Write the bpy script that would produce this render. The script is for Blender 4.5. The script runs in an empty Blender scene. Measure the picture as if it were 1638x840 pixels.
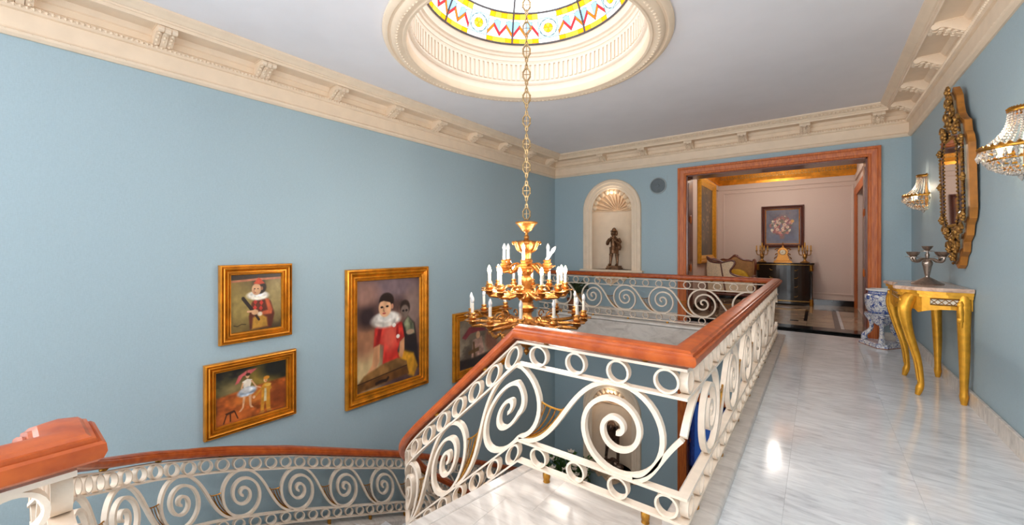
import bpy, bmesh, math, random
import numpy as np
from mathutils import Vector, Matrix
PI = math.pi
random.seed(7)
SC = bpy.context.scene
COL = SC.collection

# ------------------------------------------------------------------ camera, sky, lights, exposure
YAW = math.radians(37.168)
cam = bpy.data.cameras.new('camera')
cam.sensor_width = 36.0
cam.lens = 644.4 / 1638 * 36.0
cam.shift_y = -23.0 / 1638
cam.clip_start = 0.02
camo = bpy.data.objects.new('camera', cam)
camo.location = (0, 0, 1.25)
camo.rotation_euler = (PI / 2, 0, YAW)
COL.objects.link(camo)
SC.camera = camo

w = bpy.data.worlds.new('sky'); SC.world = w; w.use_nodes = True
w.node_tree.nodes['Background'].inputs[0].default_value = (0.93, 0.97, 1.0, 1)
w.node_tree.nodes['Background'].inputs[1].default_value = 3.0

SC.view_settings.view_transform = 'Standard'
SC.view_settings.look = 'None'
SC.view_settings.gamma = 1.0
SC.view_settings.exposure = 0.36
SC.view_settings.use_curve_mapping = False
try:
    SC.cycles.use_denoising = True
    SC.cycles.max_bounces = 10
    SC.cycles.diffuse_bounces = 5
    SC.cycles.sample_clamp_indirect = 6.0
    SC.cycles.caustics_reflective = False
    SC.cycles.caustics_refractive = False
except Exception:
    pass

def area(name, loc, rot, sx, sy, power, color):
    l = bpy.data.lights.new(name, 'AREA'); l.shape = 'RECTANGLE'; l.size = sx; l.size_y = sy
    l.energy = power; l.color = color
    o = bpy.data.objects.new(name, l); o.location = loc; o.rotation_euler = rot; COL.objects.link(o)
    return o
def point(name, loc, power, color, rad=0.03):
    l = bpy.data.lights.new(name, 'POINT'); l.energy = power; l.color = color; l.shadow_soft_size = rad
    o = bpy.data.objects.new(name, l); o.location = loc; COL.objects.link(o)
    return o
XL_ = -4.437
# area fills added to brighten the hall, two set before the unseen front windows
area('window_light_landing', (-0.1, -2.85, 1.65), (PI / 2, 0, 0), 1.7, 2.3, 30, (1.0, 0.97, 0.95))
area('window_light_stairwell', (-2.9, -2.85, 1.0), (PI / 2, 0, 0), 2.2, 3.4, 22, (0.97, 0.98, 1.0))
area('window_light_side', (XL_ + 0.1, -2.0, 1.6), (PI / 2, 0, -PI / 2), 1.6, 2.2, 160, (0.97, 0.98, 1.0))  # added fill by the left wall, no window there, lifts the right wall
# added fill with no fixture above the landing, brightens right wall and floor
point('landing_lamp', (0.3, 0.3, 2.9), 60, (0.98, 0.99, 1.0), 0.12)
# lamps of the sitting room behind the doorway
for dx, dy in ((-0.09, 0.0), (0.09, 0.12)): point('sitting_room_lamp', (-0.78+dx, 9.45+dy, 2.86), 17, (1.0, 0.9, 0.8), 0.055)

# ------------------------------------------------------------------ mesh builder
ORG = {}
class MB:
    def __init__(s): s.v = []; s.f = []
    def add(s, vs, fs):
        b = len(s.v); s.v.extend([tuple(p) for p in vs]); s.f.extend([tuple(i + b for i in f) for f in fs])
    def box(s, x0, x1, y0, y1, z0, z1):
        s.add([(x0,y0,z0),(x1,y0,z0),(x1,y1,z0),(x0,y1,z0),(x0,y0,z1),(x1,y0,z1),(x1,y1,z1),(x0,y1,z1)],
              [(0,3,2,1),(4,5,6,7),(0,1,5,4),(1,2,6,5),(2,3,7,6),(3,0,4,7)]); return s
    def cbox(s, x0, x1, y0, y1, z0, z1, c):
        # box with chamfered top edges
        s.add([(x0,y0,z0),(x1,y0,z0),(x1,y1,z0),(x0,y1,z0),(x0,y0,z1-c),(x1,y0,z1-c),(x1,y1,z1-c),(x0,y1,z1-c),
               (x0+c,y0+c,z1),(x1-c,y0+c,z1),(x1-c,y1-c,z1),(x0+c,y1-c,z1)],
              [(0,3,2,1),(8,9,10,11),(0,1,5,4),(1,2,6,5),(2,3,7,6),(3,0,4,7),(4,5,9,8),(5,6,10,9),(6,7,11,10),(7,4,8,11)]); return s
    def grid(s, fn, nu, nv, cu=False, cv=False):
        ku = nu if cu else nu + 1; kv = nv if cv else nv + 1
        vs = [fn(i / nu, j / nv) for i in range(ku) for j in range(kv)]
        fs = []
        for i in range(nu):
            for j in range(nv):
                a = i * kv + j; b = ((i + 1) % ku) * kv + j
                c = ((i + 1) % ku) * kv + (j + 1) % kv; d = i * kv + (j + 1) % kv
                fs.append((a, b, c, d))
        s.add(vs, fs); return s
    def frames(s, fr, prof, closed=False, caps=True):
        n = len(prof); vs = []
        for o, a, b in fr:
            for p, q in prof:
                vs.append((o[0]+a[0]*p+b[0]*q, o[1]+a[1]*p+b[1]*q, o[2]+a[2]*p+b[2]*q))
        fs = []; m = len(fr)
        for i in range(m if closed else m - 1):
            k = (i + 1) % m
            for j in range(n):
                l = (j + 1) % n
                fs.append((i*n+j, k*n+j, k*n+l, i*n+l))
        if caps and not closed:
            fs.append(tuple(range(n))[::-1]); fs.append(tuple((m-1)*n+j for j in range(n)))
        s.add(vs, fs); return s
    def sweep(s, pts, prof, closed=False):
        # plan sweep: profile (offset to the left, height), mitred in plan
        m = len(pts); fr = []
        for i in range(m):
            p = Vector(pts[i][:2])
            pa = Vector(pts[(i-1) % m][:2]); pb = Vector(pts[(i+1) % m][:2])
            d1 = (p - pa) if (i > 0 or closed) else None
            d2 = (pb - p) if (i < m-1 or closed) else None
            if d1 is None or d1.length < 1e-7: d1 = d2
            if d2 is None or d2.length < 1e-7: d2 = d1
            d1 = d1.normalized(); d2 = d2.normalized()
            n1 = Vector((-d1.y, d1.x)); n2 = Vector((-d2.y, d2.x))
            n = (n1 + n2).normalized(); n = n / max(0.3, n.dot(n1))
            fr.append((pts[i], (n.x, n.y, 0), (0, 0, 1)))
        return s.frames(fr, prof, closed)
    def tube(s, pts, r, seg=8, closed=False, flat=1.0):
        pts = [Vector(p) for p in pts]; m = len(pts); fr = []
        rs = r if isinstance(r, (list, tuple)) else [r] * m
        up = None
        for i in range(m):
            a = pts[(i-1) % m] if (i > 0 or closed) else pts[i]
            b = pts[(i+1) % m] if (i < m-1 or closed) else pts[i]
            t = (b - a)
            t = t.normalized() if t.length > 1e-9 else Vector((0, 0, 1))
            if up is None:
                up = Vector((0, 0, 1)) if abs(t.z) < 0.9 else Vector((1, 0, 0))
            x = up.cross(t)
            if x.length < 1e-6: x = Vector((1, 0, 0)).cross(t)
            x.normalize(); y = t.cross(x).normalized(); up = y
            fr.append((pts[i], x * rs[i], y * rs[i] * flat))
        prof = [(math.cos(2*PI*k/seg), math.sin(2*PI*k/seg)) for k in range(seg)]
        return s.frames(fr, prof, closed)
    def lathe(s, prof, cx, cy, seg=24, cz=0.0, a0=0, a1=2*PI):
        full = abs(a1 - a0 - 2*PI) < 1e-6
        n = len(prof); vs = []; k = seg if full else seg + 1
        for i in range(k):
            a = a0 + (a1-a0)*i/seg; c, d = math.cos(a), math.sin(a)
            for r, z in prof: vs.append((cx + r*c, cy + r*d, cz + z))
        fs = []
        for i in range(seg):
            b = (i+1) % k
            for j in range(n-1): fs.append((i*n+j, b*n+j, b*n+j+1, i*n+j+1))
        s.add(vs, fs); return s
    def ball(s, c, r, seg=10, rings=6):
        if not isinstance(r, (list, tuple)): r = (r, r, r)
        s.grid(lambda u, v: (c[0]+r[0]*math.cos(2*PI*u)*math.sin(PI*(.004+.992*v)), c[1]+r[1]*math.sin(2*PI*u)*math.sin(PI*(.004+.992*v)),
                             c[2]-r[2]*math.cos(PI*(.004+.992*v))), seg, rings, cu=True); return s
    def octa(s, c, r, h=None):
        h = h or r
        x, y, z = c
        s.add([(x+r,y,z),(x,y+r,z),(x-r,y,z),(x,y-r,z),(x,y,z+h),(x,y,z-h)],
              [(0,1,4),(1,2,4),(2,3,4),(3,0,4),(1,0,5),(2,1,5),(3,2,5),(0,3,5)]); return s
    def prism(s, poly, lo, hi, ax='z'):
        n = len(poly)
        def P(p, h):
            return (p[0], p[1], h) if ax == 'z' else ((p[0], h, p[1]) if ax == 'y' else (h, p[0], p[1]))
        s.add([P(p, lo) for p in poly] + [P(p, hi) for p in poly],
              [tuple(range(n))[::-1], tuple(range(n, 2*n))] + [(i, (i+1) % n, n+(i+1) % n, n+i) for i in range(n)]); return s
    def move(s, fn, start=0):
        for i in range(start, len(s.v)): s.v[i] = tuple(fn(Vector(s.v[i])))
        return s
    def mesh(s, name, o, smooth=None, recalc=True):
        me = bpy.data.meshes.new(name)
        me.from_pydata([(p[0]-o[0], p[1]-o[1], p[2]-o[2]) for p in s.v], [], s.f)
        if recalc:
            bm = bmesh.new(); bm.from_mesh(me)
            bmesh.ops.recalc_face_normals(bm, faces=bm.faces)
            bm.to_mesh(me); bm.free()
        if smooth is not None:
            me.polygons.foreach_set('use_smooth', [True]*len(me.polygons))
            me.set_sharp_from_angle(angle=math.radians(smooth))
        me.update()
        return me
    def build(s, name, mat, parent=None, smooth=None, kind=None, recalc=True):
        o = ORG.get(parent.name, (0, 0, 0)) if parent else (0, 0, 0)
        me = s.mesh(name, o, smooth, recalc)
        me.materials.append(mat)
        ob = bpy.data.objects.new(name, me); COL.objects.link(ob)
        if parent: ob.parent = parent
        ORG[ob.name] = o
        if kind: ob['kind'] = kind
        return ob

def thing(name, label, cat, loc=(0, 0, 0), group=None):
    o = bpy.data.objects.new(name, None); o.location = loc; o.empty_display_size = 0.1
    COL.objects.link(o); ORG[o.name] = tuple(loc)
    o['label'] = label; o['category'] = cat
    if group: o['group'] = group
    return o
def tag(o, label, cat, group=None):
    o['label'] = label; o['category'] = cat
    if group: o['group'] = group
    return o
def sroot(name, loc=(0, 0, 0)):
    o = bpy.data.objects.new(name, None); o.location = loc; COL.objects.link(o); ORG[o.name] = tuple(loc)
    o['kind'] = 'structure'; return o
def struct(mb, name, mat, smooth=None, label=None):
    o = mb.build(name, mat, None, smooth); o['kind'] = 'structure'
    if label: o['label'] = label
    return o
def copy_tree(o, loc=None, parent=None):
    c = o.copy(); COL.objects.link(c)
    if parent: c.parent = parent
    if loc is not None: c.location = loc
    for ch in [x for x in bpy.data.objects if x.parent == o]: copy_tree(ch, None, c)
    return c
def remesh(mb, voxel, name, mat, parent, sm=3):
    # fuse overlapping closed pieces into one continuous body
    ob = mb.build(name, mat, None)
    m = ob.modifiers.new('r', 'REMESH'); m.mode = 'VOXEL'; m.voxel_size = voxel
    q = ob.modifiers.new('s', 'SMOOTH'); q.iterations = sm; q.factor = 0.5
    dg = bpy.context.evaluated_depsgraph_get(); dg.update()
    me = bpy.data.meshes.new_from_object(ob.evaluated_get(dg))
    ob.modifiers.clear()
    o = ORG.get(parent.name, (0, 0, 0)) if parent else (0, 0, 0)
    me.transform(Matrix.Translation((-o[0], -o[1], -o[2])))
    me.polygons.foreach_set('use_smooth', [True]*len(me.polygons))
    ob.data = me
    if not me.materials: me.materials.append(mat)
    if parent: ob.parent = parent
    ORG[ob.name] = o
    return ob
def holed(outer, holes, lo, hi, ax):
    # polygon with holes as a slab: returns an MB
    bm = bmesh.new(); es = []
    for loop in [outer] + holes:
        vs = [bm.verts.new((p[0], p[1], 0)) for p in loop]
        for i in range(len(vs)): es.append(bm.edges.new((vs[i], vs[(i+1) % len(vs)])))
    bmesh.ops.triangle_fill(bm, edges=es, use_beauty=True, use_dissolve=False)
    bm.verts.index_update()
    V = [(v.co.x, v.co.y) for v in bm.verts]
    def inside(x, y, lp):
        r = False
        for i in range(len(lp)):
            (x0, y0), (x1, y1) = lp[i][:2], lp[(i+1) % len(lp)][:2]
            if (y0 > y) != (y1 > y) and x < (x1-x0)*(y-y0)/(y1-y0)+x0: r = not r
        return r
    F = []
    for f in bm.faces:
        c = f.calc_center_median()
        if not any(inside(c.x, c.y, h) for h in holes): F.append(tuple(v.index for v in f.verts))
    bm.free()
    def P(p, h):
        return (p[0], p[1], h) if ax == 'z' else ((p[0], h, p[1]) if ax == 'y' else (h, p[0], p[1]))
    mb = MB(); n = len(V)
    fs = [f for f in F] + [tuple(n+i for i in f)[::-1] for f in F]
    b = 0
    for loop in [outer] + holes:
        k = len(loop)
        for i in range(k): fs.append((b+i, b+(i+1) % k, n+b+(i+1) % k, n+b+i))
        b += k
    mb.add([P(p, lo) for p in V] + [P(p, hi) for p in V], fs)
    return mb
def catmull(xs, ys, x):
    n = len(xs)
    i = max(0, min(n-2, next((k for k in range(n-1) if x <= xs[k+1]), n-2)))
    t = (x - xs[i]) / (xs[i+1] - xs[i])
    p0 = ys[max(0, i-1)]; p1 = ys[i]; p2 = ys[i+1]; p3 = ys[min(n-1, i+2)]
    return 0.5*((2*p1) + (-p0+p2)*t + (2*p0-5*p1+4*p2-p3)*t*t + (-p0+3*p1-3*p2+p3)*t**3)
def smoothpath(pts, n):
    pts = [Vector(p) for p in pts]; k = len(pts); out = []
    for i in range((k-1)*n + 1):
        x = i / n; a = min(int(x), k-2); t = x - a
        p0 = pts[max(0, a-1)]; p1 = pts[a]; p2 = pts[a+1]; p3 = pts[min(k-1, a+2)]
        out.append(0.5*((2*p1) + (-p0+p2)*t + (2*p0-5*p1+4*p2-p3)*t*t + (-p0+3*p1-3*p2+p3)*t**3))
    return out

# ------------------------------------------------------------------ materials
def lin(c):
    return tuple(((x/255)/12.92 if x/255 <= 0.04045 else (((x/255)+0.055)/1.055)**2.4) for x in c)
def nodes(name):
    m = bpy.data.materials.new(name); m.use_nodes = True
    nt = m.node_tree; b = nt.nodes['Principled BSDF']
    return m, nt, b
def M(name, rgb, rough=0.5, metal=0.0, var=0.12, scale=12.0, bump=0.0, bscale=60.0, coat=0.0, stretch=(1, 1, 1), spec=0.5, rgb2=None):
    m, nt, b = nodes(name); N = nt.nodes; L = nt.links
    tc = N.new('ShaderNodeTexCoord'); mp = N.new('ShaderNodeMapping'); mp.inputs['Scale'].default_value = stretch
    L.new(tc.outputs['Object'], mp.inputs['Vector'])
    nz = N.new('ShaderNodeTexNoise'); nz.inputs['Scale'].default_value = scale; nz.inputs['Detail'].default_value = 4
    L.new(mp.outputs[0], nz.inputs['Vector'])
    r = N.new('ShaderNodeValToRGB')
    c = lin(rgb); c2 = lin(rgb2) if rgb2 else None
    r.color_ramp.elements[0].position = 0.3; r.color_ramp.elements[1].position = 0.7
    r.color_ramp.elements[0].color = ((*c2, 1) if c2 else (*[x*(1-var) for x in c], 1))
    r.color_ramp.elements[1].color = ((*c, 1) if c2 else (*[min(1, x*(1+var)) for x in c], 1))
    L.new(nz.outputs['Fac'], r.inputs['Fac']); L.new(r.outputs[0], b.inputs['Base Color'])
    b.inputs['Roughness'].default_value = rough; b.inputs['Metallic'].default_value = metal
    b.inputs['Specular IOR Level'].default_value = spec
    if coat: b.inputs['Coat Weight'].default_value = coat; b.inputs['Coat Roughness'].default_value = 0.12
    if bump:
        n2 = N.new('ShaderNodeTexNoise'); n2.inputs['Scale'].default_value = bscale
        L.new(mp.outputs[0], n2.inputs['Vector'])
        bp = N.new('ShaderNodeBump'); bp.inputs['Strength'].default_value = bump; bp.inputs['Distance'].default_value = 0.01
        L.new(n2.outputs['Fac'], bp.inputs['Height']); L.new(bp.outputs[0], b.inputs['Normal'])
    return m
def marble(name, light, dark, rough=0.1, streak=0.9, rot=0.5, scale=1.0):
    m, nt, b = nodes(name); N = nt.nodes; L = nt.links
    tc = N.new('ShaderNodeTexCoord'); oi = N.new('ShaderNodeObjectInfo')
    ad = N.new('ShaderNodeVectorMath'); ad.operation = 'ADD'
    sc = N.new('ShaderNodeVectorMath'); sc.operation = 'SCALE'; sc.inputs['Scale'].default_value = 0.35
    cb = N.new('ShaderNodeCombineXYZ'); L.new(oi.outputs['Random'], cb.inputs[0]); L.new(oi.outputs['Random'], cb.inputs[1])
    L.new(cb.outputs[0], sc.inputs[0])
    L.new(tc.outputs['Object'], ad.inputs[0]); L.new(sc.outputs[0], ad.inputs[1])
    mp = N.new('ShaderNodeMapping'); mp.inputs['Rotation'].default_value = (0.2, 0.1, rot)
    mp.inputs['Scale'].default_value = (2.0*scale, 9.0*scale, 4.0*scale)
    L.new(ad.outputs[0], mp.inputs['Vector'])
    n1 = N.new('ShaderNodeTexNoise'); n1.inputs['Scale'].default_value = 1.6; n1.inputs['Detail'].default_value = 9; n1.inputs['Roughness'].default_value = 0.62; n1.inputs['Distortion'].default_value = 0.9
    L.new(mp.outputs[0], n1.inputs['Vector'])
    n2 = N.new('ShaderNodeTexNoise'); n2.inputs['Scale'].default_value = 0.9; n2.inputs['Detail'].default_value = 5
    L.new(ad.outputs[0], n2.inputs['Vector'])
    r = N.new('ShaderNodeValToRGB'); e = r.color_ramp.elements
    e[0].position = 0.27; e[0].color = (*lin(dark), 1); e[1].position = 0.60; e[1].color = (*lin(light), 1)
    k = e.new(0.42); k.color = (*[0.45*a+0.55*c for a, c in zip(lin(dark), lin(light))], 1)
    L.new(n1.outputs['Fac'], r.inputs['Fac'])
    r2 = N.new('ShaderNodeValToRGB'); r2.color_ramp.elements[0].position = 0.35; r2.color_ramp.elements[1].position = 0.65
    r2.color_ramp.elements[0].color = (0.86, 0.85, 0.84, 1); r2.color_ramp.elements[1].color = (1, 1, 1, 1)
    L.new(n2.outputs['Fac'], r2.inputs['Fac'])
    mx = N.new('ShaderNodeMix'); mx.data_type = 'RGBA'; mx.blend_type = 'MULTIPLY'; mx.inputs[0].default_value = streak
    L.new(r.outputs[0], mx.inputs[6]); L.new(r2.outputs[0], mx.inputs[7]); L.new(mx.outputs[2], b.inputs['Base Color'])
    b.inputs['Roughness'].default_value = rough; b.inputs['Specular IOR Level'].default_value = 0.5
    return m
def wallpaper(name, rgb):
    m, nt, b = nodes(name); N = nt.nodes; L = nt.links
    tc = N.new('ShaderNodeTexCoord')
    def nz(sc, det, stretch):
        mp = N.new('ShaderNodeMapping'); mp.inputs['Scale'].default_value = stretch
        L.new(tc.outputs['Object'], mp.inputs['Vector'])
        n = N.new('ShaderNodeTexNoise'); n.inputs['Scale'].default_value = sc; n.inputs['Detail'].default_value = det
        L.new(mp.outputs[0], n.inputs['Vector']); return n
    a = nz(60, 3, (1, 1, 6)); c = nz(60, 3, (6, 6, 0.6))
    ad = N.new('ShaderNodeMath'); ad.operation = 'ADD'; L.new(a.outputs['Fac'], ad.inputs[0]); L.new(c.outputs['Fac'], ad.inputs[1])
    r = N.new('ShaderNodeValToRGB'); r.color_ramp.elements[0].position = 0.35; r.color_ramp.elements[1].position = 0.65
    hf = N.new('ShaderNodeMath'); hf.operation = 'MULTIPLY'; hf.inputs[1].default_value = 0.5; L.new(ad.outputs[0], hf.inputs[0])
    l = lin(rgb)
    r.color_ramp.elements[0].color = (*[x*0.93 for x in l], 1); r.color_ramp.elements[1].color = (*[min(1, x*1.05) for x in l], 1)
    L.new(hf.outputs[0], r.inputs['Fac']); L.new(r.outputs[0], b.inputs['Base Color'])
    bp = N.new('ShaderNodeBump'); bp.inputs['Strength'].default_value = 0.12; bp.inputs['Distance'].default_value = 0.004
    L.new(hf.outputs[0], bp.inputs['Height']); L.new(bp.outputs[0], b.inputs['Normal'])
    b.inputs['Roughness'].default_value = 0.55; b.inputs['Specular IOR Level'].default_value = 0.35
    return m
def woodmat(name, a, c, rough=0.22, coat=0.4, stretch=(14, 14, 2.0)):
    m = M(name, a, rough, 0, scale=3.0, coat=coat, stretch=stretch, rgb2=c)
    return m
def glassmat(name, rgb, mixf=0.45):
    m = bpy.data.materials.new(name); m.use_nodes = True; nt = m.node_tree; N = nt.nodes; L = nt.links
    N.clear()
    o = N.new('ShaderNodeOutputMaterial'); t = N.new('ShaderNodeBsdfTranslucent'); p = N.new('ShaderNodeBsdfTransparent')
    mx = N.new('ShaderNodeMixShader'); mx.inputs[0].default_value = mixf
    nz = N.new('ShaderNodeTexNoise'); nz.inputs['Scale'].default_value = 25
    tc = N.new('ShaderNodeTexCoord'); L.new(tc.outputs['Object'], nz.inputs['Vector'])
    r = N.new('ShaderNodeValToRGB'); l = lin(rgb)
    r.color_ramp.elements[0].color = (*[x*0.85 for x in l], 1); r.color_ramp.elements[1].color = (*l, 1)
    L.new(nz.outputs['Fac'], r.inputs['Fac'])
    L.new(r.outputs[0], t.inputs[0]); L.new(r.outputs[0], p.inputs[0])
    L.new(t.outputs[0], mx.inputs[1]); L.new(p.outputs[0], mx.inputs[2]); L.new(mx.outputs[0], o.inputs[0])
    return m
def emit(name, rgb, st):
    m, nt, b = nodes(name)
    b.inputs['Base Color'].default_value = (*lin(rgb), 1)
    b.inputs['Emission Color'].default_value = (*lin(rgb), 1); b.inputs['Emission Strength'].default_value = st
    return m
def colmat(name, rough=0.35, coat=0.15):
    m, nt, b = nodes(name); N = nt.nodes; L = nt.links
    a = N.new('ShaderNodeVertexColor'); a.layer_name = 'Paint'
    nz = N.new('ShaderNodeTexNoise'); nz.inputs['Scale'].default_value = 90
    tc = N.new('ShaderNodeTexCoord'); L.new(tc.outputs['Object'], nz.inputs['Vector'])
    bp = N.new('ShaderNodeBump'); bp.inputs['Strength'].default_value = 0.15; bp.inputs['Distance'].default_value = 0.003
    L.new(nz.outputs['Fac'], bp.inputs['Height']); L.new(bp.outputs[0], b.inputs['Normal'])
    L.new(a.outputs['Color'], b.inputs['Base Color']); b.inputs['Roughness'].default_value = rough
    b.inputs['Coat Weight'].default_value = coat
    return m

BLUE = wallpaper('blue_wallpaper', (162, 183, 192))
BEIGE = wallpaper('beige_wallpaper', (216, 194, 180))
WHITEP = M('ceiling_paint', (232, 230, 234), 0.75, var=0.02, scale=3)
CREAM = M('cream_plaster', (234, 213, 188), 0.6, var=0.04, scale=8)
DRUMW = M('drum_plaster', (236, 222, 206), 0.6, var=0.02, scale=8)
SHELL = M('shell_plaster', (232, 202, 168), 0.6, var=0.06, scale=20)
IRON = M('cream_iron_paint', (230, 213, 194), 0.42, var=0.05, scale=25, bump=0.06, bscale=120)
BRASS = M('brass', (180, 128, 52), 0.28, 0.9, var=0.25, scale=40)
GOLD = M('gilt_wood', (228, 164, 50), 0.36, 0.55, var=0.14, scale=22, bump=0.1, bscale=80)
GOLDF = M('gilt_frame', (214, 136, 32), 0.32, 0.55, var=0.28, scale=9, bump=0.05)
GILT = M('gilt_bronze', (180, 122, 60), 0.3, 0.85, var=0.3, scale=60, bump=0.25, bscale=130)
DGOLD = M('old_gold', (166, 122, 62), 0.4, 0.7, var=0.4, scale=40, bump=0.3, bscale=90)
OLDCH = M('aged_chain_brass', (176, 150, 110), 0.4, 0.7, var=0.3, scale=60)
BRONZE = M('bronze', (118, 84, 58), 0.38, 0.6, var=0.5, scale=16, bump=0.25, bscale=60)
BRONZE2 = M('dark_bronze', (92, 72, 60), 0.32, 0.6, var=0.5, scale=18, bump=0.25, bscale=60)
SILVER = M('tarnished_silver', (168, 152, 140), 0.3, 0.9, var=0.25, scale=40)
WOOD = woodmat('cherry_handrail', (186, 90, 36), (146, 60, 22), 0.32, 0.0, (5, 5, 5))
WOOD.node_tree.nodes['Principled BSDF'].inputs['Specular IOR Level'].default_value = 0.35
WOODC = woodmat('cherry_casing', (210, 114, 46), (172, 82, 32), 0.45, 0.0, (22, 22, 2))
WOODD = woodmat('dark_casing', (120, 58, 34), (84, 36, 22), 0.3, 0.3, (22, 22, 2))
FLOORM = marble('white_floor_marble', (234, 236, 238), (190, 192, 196), 0.10, 0.8, 0.75, 1.7)
CURBM = marble('curb_marble', (219, 211, 203), (178, 168, 160), 0.28, 0.8, 0.4, 1.3)
BASEM = marble('baseboard_marble', (232, 224, 214), (186, 178, 170), 0.2, 0.8, 0.4, 1.5)
PINKM = marble('pink_marble', (220, 190, 168), (160, 112, 92), 0.15, 0.8, 0.3, 3)
BLACKM = marble('black_marble', (34, 32, 34), (14, 13, 14), 0.08, 0.5, 0.3, 2)
BEIGEM = marble('beige_floor_marble', (182, 160, 134), (146, 124, 100), 0.07, 0.8, 0.3, 1)
CANDLE = M('candle_white', (214, 202, 186), 0.5, var=0.03)
BULB = M('unlit_bulb', (196, 192, 190), 0.12, var=0.03, coat=0.6)
BULBLIT = emit('lit_bulb', (255, 222, 170), 26)
LEAD = M('lead_came', (96, 92, 96), 0.5, 0.3)
GRAYM = M('speaker_grey', (150, 160, 164), 0.6)
GRAYD = M('speaker_mesh', (112, 122, 128), 0.7, bump=0.6, bscale=400)
LEAF = M('leaf_green', (62, 98, 40), 0.5, var=0.4, scale=14)
LEAFD = M('dark_leaf', (66, 82, 48), 0.5, var=0.4, scale=14)
PETAL = M('white_petal', (240, 228, 214), 0.5, var=0.05)
POT = M('terracotta', (150, 92, 60), 0.7)
CANE = M('woven_cane', (236, 208, 172), 0.6, var=0.15, scale=60, bump=0.3, bscale=120)
TAN = M('tufted_tan', (176, 134, 84), 0.7, var=0.15, scale=18)
YELLOW = M('yellow_velvet', (190, 146, 20), 0.75, var=0.15)
EBONY = M('ebonised_wood', (34, 28, 24), 0.18, var=0.4, coat=0.6)
INLAY = M('brass_inlay', (186, 150, 84), 0.35, 0.6, var=0.5, scale=60)
IVORY = M('ivory_lattice', (226, 212, 190), 0.5)
DIAL = M('clock_dial', (240, 228, 196), 0.4)
MIRROR = M('mirror_glass', (222, 222, 220), 0.03, 1.0, var=0.02)
MIRRORD = M('bevelled_mirror', (160, 146, 128), 0.1, 0.9, var=0.2)
CRYSTAL, _nt, _b = nodes('crystal')
_b.inputs['Base Color'].default_value = (0.92, 0.9, 0.87, 1); _b.inputs['Roughness'].default_value = 0.05
_b.inputs['Transmission Weight'].default_value = 0.6; _b.inputs['IOR'].default_value = 1.5
_n = _nt.nodes.new('ShaderNodeTexNoise'); _n.inputs['Scale'].default_value = 40
_r = _nt.nodes.new('ShaderNodeValToRGB'); _r.color_ramp.elements[0].color = (0.6, 0.55, 0.5, 1); _r.color_ramp.elements[1].color = (1, 0.97, 0.94, 1)
_nt.links.new(_n.outputs['Fac'], _r.inputs['Fac']); _nt.links.new(_r.outputs[0], _b.inputs['Base Color'])
def bluewhite():
    m, nt, b = nodes('blue_and_white_glaze'); N = nt.nodes; L = nt.links
    tc = N.new('ShaderNodeTexCoord')
    v = N.new('ShaderNodeTexVoronoi'); v.inputs['Scale'].default_value = 17; v.feature = 'DISTANCE_TO_EDGE'
    nz = N.new('ShaderNodeTexNoise'); nz.inputs['Scale'].default_value = 26; nz.inputs['Detail'].default_value = 3; nz.inputs['Distortion'].default_value = 1.5
    L.new(tc.outputs['Object'], v.inputs['Vector']); L.new(tc.outputs['Object'], nz.inputs['Vector'])
    r = N.new('ShaderNodeValToRGB'); r.color_ramp.interpolation = 'LINEAR'
    e = r.color_ramp.elements; e[0].position = 0.53; e[0].color = (*lin((236, 234, 232)), 1); e[1].position = 0.60; e[1].color = (*lin((62, 88, 160)), 1)
    L.new(nz.outputs['Fac'], r.inputs['Fac'])
    r2 = N.new('ShaderNodeValToRGB'); e = r2.color_ramp.elements; e[0].position = 0.02; e[0].color = (*lin((110, 136, 196)), 1); e[1].position = 0.07; e[1].color = (1, 1, 1, 1)
    L.new(v.outputs['Distance'], r2.inputs['Fac'])
    mx = N.new('ShaderNodeMix'); mx.data_type = 'RGBA'; mx.blend_type = 'MULTIPLY'; mx.inputs[0].default_value = 0.6
    L.new(r.outputs[0], mx.inputs[6]); L.new(r2.outputs[0], mx.inputs[7]); L.new(mx.outputs[2], b.inputs['Base Color'])
    b.inputs['Roughness'].default_value = 0.12
    return m
CHINA = bluewhite()
CHINAW = M('white_glaze', (232, 230, 228), 0.12, var=0.04)
CHINAB = M('blue_glaze', (70, 96, 166), 0.12, var=0.3, scale=40)
CANVAS = colmat('painted_canvas')
DOORBLUE = M('blue_door_paint', (40, 66, 150), 0.25, var=0.2)
BLUEGLASS = glassmat('blue_door_glass', (88, 112, 150), 0.25)
CLEARGLASS = glassmat('window_glass', (236, 240, 244), 0.7)
DIRON = M('dark_iron', (30, 30, 44), 0.4, 0.5)

# ------------------------------------------------------------------ dimensions of the house
XL, XR, YB, YF = -4.437, 0.98, 7.356, -3.0
ZL, ZT = -3.85, 3.142
CX, CY = -2.20, 3.13            # centre of the dome and chandelier
YBB = 7.70                      # rear face of the back wall

def arch(cx, z0, spring, r, n=18):
    p = [(cx - r, z0)] + [(cx - r*math.cos(PI*k/n), spring + r*math.sin(PI*k/n)) for k in range(n+1)] + [(cx + r, z0)]
    return p
NX = -3.17
NICHES = [(0.835, 1.99), (0.835 - 3.85, 1.99 - 3.85)]
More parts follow.
